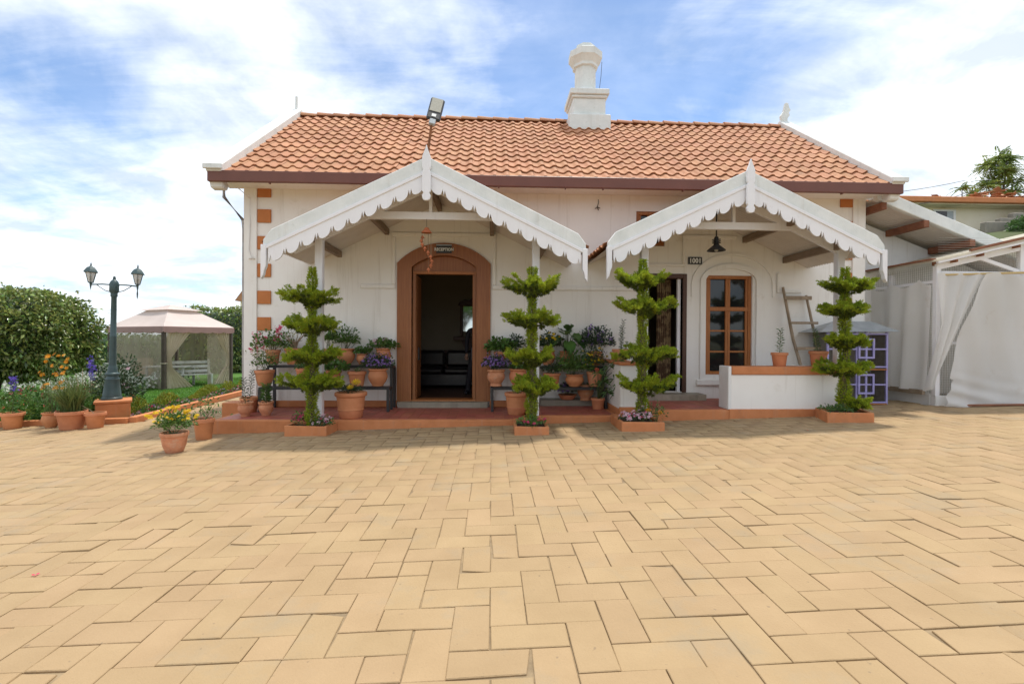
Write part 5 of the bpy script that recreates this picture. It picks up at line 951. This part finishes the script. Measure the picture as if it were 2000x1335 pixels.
def tree(name, label, loc, h, cr, n, L, mat='leaf_tree', lobes=7, group=None, fern=False, cat='tree'):
    t = thing(name, label, cat, loc, group); m = MB(); m.tube([(0, 0, -.5), (.1, 0, h * .35), (0, .1, h * .75)], [.16, .11, .05], 8); cs = []
    for i in range(lobes):
        a = i * 2.4; q = rng.uniform(.3, .95); zf = (i + .5) / lobes; c = np.array([math.cos(a) * cr * q * (1.0 - .75 * zf), math.sin(a) * cr * q * (1.0 - .75 * zf), h * (.42 + .55 * zf)]) if fern else np.array([math.cos(a) * cr * q * .75, math.sin(a) * cr * q * .75, h * (.52 + .42 * (1 - q * .6) * rng.uniform(.7, 1))]); cs.append(c); m.tube([(.05, 0, h * .35), tuple(c * .6 + np.array([0, 0, h * .15])), tuple(c)], [.06, .04, .015], 6)
    m.build('trunk', 'bark', t, smooth=60); cs = np.array(cs)
    if fern:
        nf = n // 26; ci = cs[rng.integers(0, lobes, nf)]; d = rdir(nf); d[:, 2] = d[:, 2] * .5 + .15; d = unit(d); Lr = cr * rng.uniform(.25, .5, nf); k2 = 26; tt = np.tile(np.linspace(.12, 1, k2), nf); D2 = np.repeat(d, k2, 0); P = np.repeat(ci, k2, 0) + D2 * (tt * np.repeat(Lr, k2))[:, None]; P[:, 2] -= tt ** 2 * np.repeat(Lr, k2) * .35
        sd = unit(np.cross(D2, [0, 0, 1.0])) * np.where(np.arange(len(P)) % 2, 1, -1)[:, None]; leaves('crown', P, sd + D2 * .45, L * (1.15 - tt * .8), L * .32, mat, t)
    else:
        ci = cs[rng.integers(0, lobes, n)]; d = rdir(n); P = ci + d * (cr * .42 * rng.uniform(.5, 1.05, n))[:, None] * [1, 1, .8]; leaves('crown', P, d + rng.normal(size=(n, 3)) * .6, L * rng.uniform(.6, 1.2, n), L * .5, mat, t)
    return t
tree('jacaranda_tree', 'feathery leaved tree standing behind the cream building', (29.6, 27.5, 6.8), 5.7, 2.4, 9500, .20, 'leaf_tree', 12, fern=True)
tree('jacaranda_sapling', 'small feathery sapling left of the big tree behind the cream roof', (26.6, 26.8, 6.5), 4.0, 1.4, 2600, .17, 'leaf_tree', 4, fern=True)
tree('shrub', 'bright green bush growing below the stone stair wall', (24.6, 20.9, 5.4), 1.7, 1.3, 3600, .16, 'leaf_pale', 8, cat='shrub'); tree('shrub', 'darker green bush at the right frame edge above the shed roof', (26.6, 20.9, 5.6), 2.0, 1.4, 3600, .16, 'leaf', 8, cat='shrub')
for i, (lab, p, q, sag) in enumerate([('upper overhead cable crossing the white sky at right', (11.5, 24, 8.6), (30, 30, 11.6), .5), ('lower overhead cable sloping up to the right above the roof', (20.2, 22.5, 7.9), (30, 28, 11.0), .2)]):
    p, q = Vector(p), Vector(q); tag(MB().tube([p.lerp(q, s / 12) - Vector((0, 0, 4 * sag * (s / 12) * (1 - s / 12))) for s in range(13)], .016, 5).build('overhead_cable', 'cable'), lab, 'cable')

tree('shade_tree', 'broad green tree across the yard, mirrored in the reception mirror', (-2.5, -17, 0), 6.0, 3.4, 5000, .28, 'leaf', 10)
tree('shade_tree', 'second green tree across the yard, mirrored in the window panes', (6.5, -18, 0), 5.5, 3.2, 5000, .28, 'leaf', 10)
# ================================================================== GARDEN ON THE LEFT
t = thing('lamp_pedestal', 'square terracotta pedestal carrying the garden lamp post', 'pedestal', (-7.40, 9.95, zg(-7.4)))
ang = R(35); m = MB()
def rotbox(a, z0, z1): 
    c, s = math.cos(ang), math.sin(ang); m2 = MB(); p = [(x * c - y * s, x * s + y * c) for x, y in ((-a, -a), (a, -a), (a, a), (-a, a))]; return m2.prism(p, z0, z1, 'z')
rotbox(.265, -.02, .36).build('block', 'terracotta_paint', t, bevel=.012); rotbox(.29, .36, .415).build('cap', 'terracotta_paint', t, bevel=.012)
t = thing('lamp_post', 'dark green twin lantern lamp post on the terracotta pedestal', 'lamp post', (-7.43, 9.95, .208)); t.rotation_euler = (0, R(1.2), 0)
MB().lathe([(0, 0), (.17, 0), (.17, .04), (.155, .05), (.15, .12), (.145, .14), (.115, .38), (.12, .40), (.10, .43), (.095, .46), (.12, .48), (.12, .51), (.085, .53), (.075, .62), (.065, .66)], 16).build('base', 'lamp_green', t, smooth=35)
MB().lathe([(.062, .66), (.055, 1.2), (.058, 1.22), (.058, 1.25), (.052, 1.26), (.045, 2.0), (.058, 2.02), (.058, 2.05), (.055, 2.07), (.07, 2.10), (.08, 2.12), (.08, 2.26), (.06, 2.31), (.03, 2.34), (.02, 2.40), (0, 2.42)], 14).build('pole', 'lamp_green', t, smooth=35)
for s in (-1, 1):
    dxx = s * .40; dyy = s * .06
    MB().tube([(0, 0, 2.24), (dxx * .5, dyy * .5, 2.245), (dxx, dyy, 2.23)], .013, 8).build('arm', 'lamp_green', t, smooth=60); MB().tube([(s * .07, 0, 2.10), (s * .16, dyy * .4, 2.13), (s * .26, dyy * .7, 2.20), (s * .30, dyy * .8, 2.235)], .008, 6).build('arm_brace', 'lamp_green', t)
    ln = new('lantern', None, t, (dxx, dyy, 2.23)); ln.scale = (.78, .78, .95)
    dr_ = .06 if s < 0 else .22
    MB().lathe([(0, -dr_ - .06), (.012, -dr_), (.018, -dr_ * .7), (.010, -dr_ * .4), (.02, -.03), (.022, .0), (.03, .03), (.05, .04)], 10).build('drop', 'lamp_green', ln, smooth=50)
    MB().lathe([(.055, .045), (.115, .245)], 6).build('glass', 'lantern_glass', ln)
    for k2 in range(6): a = k2 * PI / 3; MB().tube([(.056 * math.cos(a), .056 * math.sin(a), .04), (.117 * math.cos(a), .117 * math.sin(a), .25)], .006, 5).build('cage_bar', 'lamp_green', ln)
    MB().lathe([(0.05, .03), (.062, .035), (.06, .05), (.03, .05)], 6).build('collar', 'lamp_green', ln); MB().lathe([(.10, .245), (.158, .245), (.155, .258), (.125, .30), (.085, .345), (.04, .365), (.02, .385), (.015, .42), (.004, .45), (0, .455)], 6).build('cap', 'lamp_green', ln)
    MB().lathe([(0, .06), (.03, .07), (.035, .16), (0, .18)], 10).build('bulb', 'lantern_glass', ln, smooth=60)

def shrub_mass(name, label, loc, rx, ry, h, n, L, mat, cat='shrub', boxy=3.2, zlo=.12, group=None, trunk=True):
    t = thing(name, label, cat, loc, group); d = rdir(n); pw = boxy; k2 = (np.abs(d[:, 0]) ** pw + np.abs(d[:, 1]) ** pw + np.abs(d[:, 2]) ** pw) ** (-1 / pw); b = 1 + .05 * np.sin(d[:, 0] * 9 + 1) * np.sin(d[:, 2] * 8) + .05 * np.sin(d[:, 1] * 7 + d[:, 0] * 5) + .03 * np.sin(d[:, 2] * 17 + d[:, 0] * 13)
    r = k2 * b * (1 - .16 * rng.random(n) ** 1.4 + .05 * (rng.random(n) < .06) * rng.random(n) * 3); P = d * r[:, None] * [rx, ry, h * (1 - zlo) / 2] + [0, 0, h * (1 + zlo) / 2]
    front = P[:, 1] < ry * .55; P = P[front]; d = d[front]; n = len(P)
    leaves('foliage', P, d * .5 + rng.normal(size=(n, 3)) * .5 + [0, -.1, -.25], L * rng.uniform(.65, 1.25, n), L * .5 * rng.uniform(.8, 1.2, n), mat, t, fold=.15, droop=.1)
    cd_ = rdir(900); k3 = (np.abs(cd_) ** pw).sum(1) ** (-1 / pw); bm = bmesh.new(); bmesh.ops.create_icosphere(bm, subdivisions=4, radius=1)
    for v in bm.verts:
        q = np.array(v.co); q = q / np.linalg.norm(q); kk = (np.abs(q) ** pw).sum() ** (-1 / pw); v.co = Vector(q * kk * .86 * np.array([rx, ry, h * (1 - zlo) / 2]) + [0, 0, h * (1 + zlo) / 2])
    me = bpy.data.meshes.new('dark_core'); bm.to_mesh(me); bm.free(); me.materials.append(MATS['leaf_dark']); new('dark_core', me, t)  # added solid dark green core, not twigs, stops see-through between the leaves
    if trunk:
        m = MB()
        for k4 in range(5): a = k4 * 1.3; m.tube([(.12 * math.cos(a), .12 * math.sin(a), -.2), (.3 * math.cos(a), .3 * math.sin(a), h * .2), (.6 * rx * math.cos(a), .6 * ry * math.sin(a), h * .5)], [.06, .045, .02], 7)
        m.build('trunk', 'bark', t, smooth=60)
    return t
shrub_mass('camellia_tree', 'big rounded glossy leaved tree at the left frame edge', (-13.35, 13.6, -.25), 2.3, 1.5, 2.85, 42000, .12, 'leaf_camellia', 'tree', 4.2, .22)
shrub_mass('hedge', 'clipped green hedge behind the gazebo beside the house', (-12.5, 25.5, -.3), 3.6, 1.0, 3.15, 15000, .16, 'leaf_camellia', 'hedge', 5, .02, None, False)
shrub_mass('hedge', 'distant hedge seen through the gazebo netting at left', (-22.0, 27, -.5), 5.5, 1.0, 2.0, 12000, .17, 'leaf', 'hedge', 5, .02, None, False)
t = thing('distant_house', 'tiny far house with a red roof beside the white wall corner', 'house', (-26.75, 56, -2)); MB().box(-1.2, 2.6, 0, 4, 0, 7.4).build('wall', 'cream', t); MB().prism([(-1.6, 7.4), (3.0, 7.4), (2.2, 8.5), (-.8, 8.5)], -.5, 4.5).build('roof', 'roof_tile', t); MB().box(-3.0, -1.3, 0, 3, 0, 4.9).build('annex', 'cream', t); MB().prism([(-3.3, 4.9), (-1.25, 4.9), (-1.25, 5.6), (-2.9, 5.3)], -.3, 3.3).build('annex_roof', 'roof_tile', t)

# gazebo
A, B = np.array([-3.05, 1.85]), np.array([1.02, 2.05]); C0 = np.array([-10.42, 16.1]); zb = -.26
t = thing('gazebo', 'cream canopy gazebo with netting curtains on the lawn', 'gazebo', (C0[0], C0[1], zb))
cor = [np.zeros(2), B, A + B, A]; he = 2.02; cc = (A + B) / 2
def at2(a, b): return A * a + B * b
for c in cor: MB().box(c[0] - .055, c[0] + .055, c[1] - .055, c[1] + .055, 0, he).build('post', 'gazebo_post', t, bevel=.01)
o_ = .06; ex = lambda a, b, z: (*(at2(a, b)), z)
def slope(z0, z1, f0, f1, name, mat):
    m = MB(); n = 6; lo = [(-f0, -f0), (1 + f0, -f0), (1 + f0, 1 + f0), (-f0, 1 + f0)]; hi = [(.5 - f1, .5 - f1), (.5 + f1, .5 - f1), (.5 + f1, .5 + f1), (.5 - f1, .5 + f1)]
    for k2 in range(4):
        for i in range(n):
            for j in range(n):
                def pt(i, j): s, q = i / n, j / n; l = np.array(lo[k2]) * (1 - s) + np.array(lo[(k2 + 1) % 4]) * s; h = np.array(hi[k2]) * (1 - s) + np.array(hi[(k2 + 1) % 4]) * s; p = l * (1 - q) + h * q; return ex(p[0], p[1], z0 + (z1 - z0) * q - .05 * math.sin(PI * q) * math.sin(PI * s))
                m.add([pt(i, j), pt(i + 1, j), pt(i + 1, j + 1), pt(i, j + 1)], [(0, 1, 2, 3)])
    bm = bmesh.new(); me = bpy.data.meshes.new(name); me.from_pydata(m.v, [], m.f); bm.from_mesh(me); bmesh.ops.remove_doubles(bm, verts=bm.verts, dist=.001); bm.to_mesh(me); bm.free(); me.materials.append(MATS[mat]); new(name, me, t)
slope(he, he + .60, .03, .20, 'canopy', 'canopy'); slope(he + .60, he + .80, .235 - .5 + .5 - .5 if False else -.235, .02, 'vent_canopy', 'canopy')
def valance():
    for k2, (p, q) in enumerate([((-.03, -.03), (1.03, -.03)), ((1.03, -.03), (1.03, 1.03)), ((1.03, 1.03), (-.03, 1.03)), ((-.03, 1.03), (-.03, -.03))]):
        m = MB(); n = 60
        for i in range(n + 1):
            s = i / n; a = np.array(p) * (1 - s) + np.array(q) * s; ph = (s * 6) % 1; dz = .17 + .035 * math.sin(PI * ph) ** .5; xy = at2(*a); m.v += [(*xy, he + .005), (*xy, he + .005 - dz)]
        m.f = [(2 * i, 2 * i + 1, 2 * i + 3, 2 * i + 2) for i in range(n)]; m.build('valance', 'valance', t)
valance()
def net(p, q, name, mat, z1=he - .02, z0=.02, fold=.03, waves=9, pinch=None):
    p, q = np.array(p), np.array(q); nrm = np.array([-(q - p)[1], (q - p)[0]]); nrm = nrm / np.linalg.norm(nrm); m = MB(); n = 48; nz = 12
    for j in range(nz + 1):
        b = j / nz; z = z1 + (z0 - z1) * b; w2 = 1.0 if pinch is None else max(.16, abs(b - .58) / .58 * (1.0 if b < .58 else 1.35)) ; 
        for i in range(n + 1):
            s = i / n; xy = p + (q - p) * (s * w2) + nrm * fold * math.sin(s * waves * 2 * PI) ; m.v.append((xy[0], xy[1], z))
    m.f = [(j * (n + 1) + i, j * (n + 1) + i + 1, (j + 1) * (n + 1) + i + 1, (j + 1) * (n + 1) + i) for j in range(nz) for i in range(n)]; m.build(name, mat, t, smooth=80)
net(at2(.0, 0) , at2(.98, 0), 'netting', 'netting', waves=5); net(at2(1, .02), at2(1, .98), 'netting', 'netting', waves=5); net(at2(.02, 1), at2(.98, 1), 'netting', 'netting', waves=5); net(at2(0, .62), at2(0, .98), 'netting', 'netting', waves=2)
net(at2(-.0, .04), at2(0, .42), 'tied_curtain', 'netting_gather', waves=7, pinch=1, fold=.035); net(at2(0, .97), at2(0, .70), 'tied_curtain', 'netting_gather', waves=6, pinch=1, fold=.035)
MB().box(-.075, .075, -.075, .075, .83, .86).build('tie_band', 'netting_gather', t)

def bench(label, loc, rz, L=1.6):
    t = thing('garden_bench', label, 'bench', loc); t.rotation_euler = (0, 0, rz)
    side = [(-.28, 0), (.30, 0), (.30, .1), (.36, .86), (.30, .92), (.24, .88), (.14, .46), (-.30, .42)]
    for x in (-L / 2, L / 2): MB().prism(side, x - .03, x + .03, 'x').build('side_panel', 'bench_white', t, bevel=.01)
    for k2 in range(3): MB().box(-L / 2 + .031, L / 2 - .031, -.27 + k2 * .14, -.15 + k2 * .14, .40, .425).build('seat_slat', 'bench_white', t)
    for k2 in range(3): MB().beam((-L / 2 + .031, .16 + k2 * .05, .52 + k2 * .15), (L / 2 - .031, .16 + k2 * .05, .52 + k2 * .15), .025, .10, (0, .3, 1)).build('back_slat', 'bench_white', t)
bench('white slatted bench inside the gazebo on the right', (-10.35, 17.35, -.27), R(40), 1.2)
bench('white slatted bench left of the gazebo front post', (-12.1, 16.75, -.32), R(-30) + PI, 1.7)
t = thing('wicker_chair', 'pale wicker chair inside the gazebo', 'chair', (-12.4, 17.9, -.34)); MB().box(-.26, .26, -.25, .25, .38, .44).build('seat', 'wicker', t, bevel=.02); MB().box(-.28, .28, .22, .27, .44, 1.0).build('backrest', 'wicker', t, bevel=.03)
for x in (-.24, .24):
    for y in (-.22, .22): MB().tube([(x, y, 0), (x, y, .38)], .02, 6).build('leg', 'wicker', t)
t = thing('garden_table', 'white garden table under the gazebo', 'table', (-11.1, 17.5, -.30)); MB().box(-.7, .7, -.4, .4, .68, .72).build('table_top', 'bench_white', t, bevel=.01)
for x in (-.6, .6):
    for y in (-.3, .3): MB().box(x - .03, x + .03, y - .03, y + .03, 0, .68).build('leg', 'bench_white', t)

# flower bed and borders
def strip(name, label, cat, n, fn, L, W, mat, cols=(), up=.6):
    P = fn(n); o = leaves(name, P, rdir(n) + [0, 0, up], L * rng.uniform(.6, 1.2, n), W, mat); tag(stuff(o), label, cat)
    for i, (c, k2, r) in enumerate(cols):
        q = fn(k2); q[:, 2] += .03; flowers('blossoms', q, rdir(k2) + [0, -.8, .8], r, 'fl_' + c, o)
    return o
def border(off, wd, h, v0=9.9, v1=17.5):
    def f(n):
        v = v0 + rng.random(n) * (v1 - v0); w_ = rng.random(n); u = -6.93 - (v - 9.6) * .07 - off - w_ * wd; hh = h * (.55 + .45 * np.sin(v * 4.3 + 1.2 * np.sin(v * 1.7))) * np.sqrt(np.maximum(.05, 1 - (2 * w_ - 1) ** 2)); return np.stack([u, v, np.clip(GS * u, -.55, .45) + .03 + hh * rng.random(n) ** .6], 1)
    return f
strip('petunia_border', 'low dark petunia border with pink flowers along the path kerb', 'flowers', 6000, border(0, .34, .17), .06, .03, 'leaf', [('pink', 110, .026), ('palepink', 130, .026), ('magenta', 240, .026), ('purple', 80, .026)])
strip('golden_border', 'golden yellow foliage border between petunias and lawn', 'shrub', 7000, border(.32, .36, .34), .06, .022, 'leaf_yellow', up=1.2)
def patch(u0, u1, v0, v1, h):
    def f(n): u = rng.uniform(u0, u1, n); v = rng.uniform(v0, v1, n); return np.stack([u, v, np.clip(GS * u, -.55, .45) + .03 + h * rng.random(n) ** .5 * (.7 + .3 * np.sin(u * 5 + v * 3))], 1)
    return f
strip('white_flower_bed', 'mass of small white flowers below the big glossy tree', 'flowers', 5000, patch(-19.5, -10.6, 15.5, 18.5, .55), .08, .03, 'leaf', [('white', 2600, .05)])
strip('red_flower_bed', 'low bed of red and coral flowers behind the garden pots', 'flowers', 7000, patch(-11.6, -7.9, 10.1, 11.6, .55), .09, .04, 'leaf', [('coral', 230, .038), ('pink', 90, .035), ('magenta', 90, .035)])
clump('leafy green shrub behind the leftmost garden pot', (-9.1, 10.0, -.24), .75, .48, 'leaf', 'coral', 1700, 26, .035, 'bedding_shrub', 'shrub', .10, .045)
clump('leafy green shrub between the blue flower pot and the marigolds', (-8.0, 9.95, -.22), .55, .45, 'leaf', 'coral', 1300, 22, .035, 'bedding_shrub', 'shrub', .10, .045)
clump('dark rose bush beside the lamp post', (-7.72, 10.55, -.2), .45, 1.25, 'leaf_dark', 'palepink', 1100, 4, .05, 'rose_bush', 'shrub', .085, .04)
clump('coral flowered shrub at the far corner of the gazebo lawn', (-9.1, 20.3, -.25), .8, .8, 'leaf', 'coral', 900, 90, .06, 'flowering_shrub', 'shrub', .10, .05)
t = thing('delphinium', 'tall violet delphinium spikes behind the grass pot', 'flowers', (-8.15, 10.35, -.2)); m = MB()
for x, y, h in ((-.05, .1, 1.25), (.10, -.1, 1.1), (.35, .1, .95)):
    m.tube([(x * .4, y * .4, 0), (x * .8, y, h * .6), (x, y, h)], [.008, .006, .004], 5); n = 46; q = np.stack([x + rng.normal(size=n) * .03, y + rng.normal(size=n) * .03, h - .34 * rng.random(n)], 1); flowers('flower_spike', q, rdir(n) + [0, -.8, 0], .026, 'fl_violet', t)
m.build('stems', 'stem', t); P = rng.normal(size=(140, 3)) * [.25, .15, .22] + [0, 0, .45]; leaves('foliage', P, rdir(140), .09, .02, 'leaf_pale', t)
t = thing('twiggy_shrub', 'grey twiggy shrub behind the orange marigolds', 'shrub', (-8.75, 10.9, -.2)); m = MB(); E_ = []
for k2 in range(26): a = rng.random() * 6.28; e = np.array([math.cos(a) * rng.uniform(.2, .8), math.sin(a) * .4, rng.uniform(.5, 1.0)]); m.tube([(0, 0, 0), tuple(e * .5 + [0, 0, .1]), tuple(e)], [.012, .008, .004], 5); E_.append(e)
m.build('twigs', 'stick', t); P = np.repeat(np.array(E_), 8, 0) + rng.normal(size=(208, 3)) * .1; leaves('foliage', P, rdir(208), .06, .02, 'leaf_pale', t)

# fallen petals on the paving
for lab, x, y, c in (('red petal lying on the paving right of the last planter', 4.6, 6.95, 'coral'), ('pink petal lying on the paving at the left foreground', -2.9, 3.25, 'pink')):
    V, F = petals(np.zeros((1, 3)), np.array([[0, 0, 1.0]]), .022, 3, .3); tag(new('fallen_petal', npmesh('fallen_petal', V, F, 'fl_' + c), None, (x, y, zg(x) + .004)), lab, 'petal')
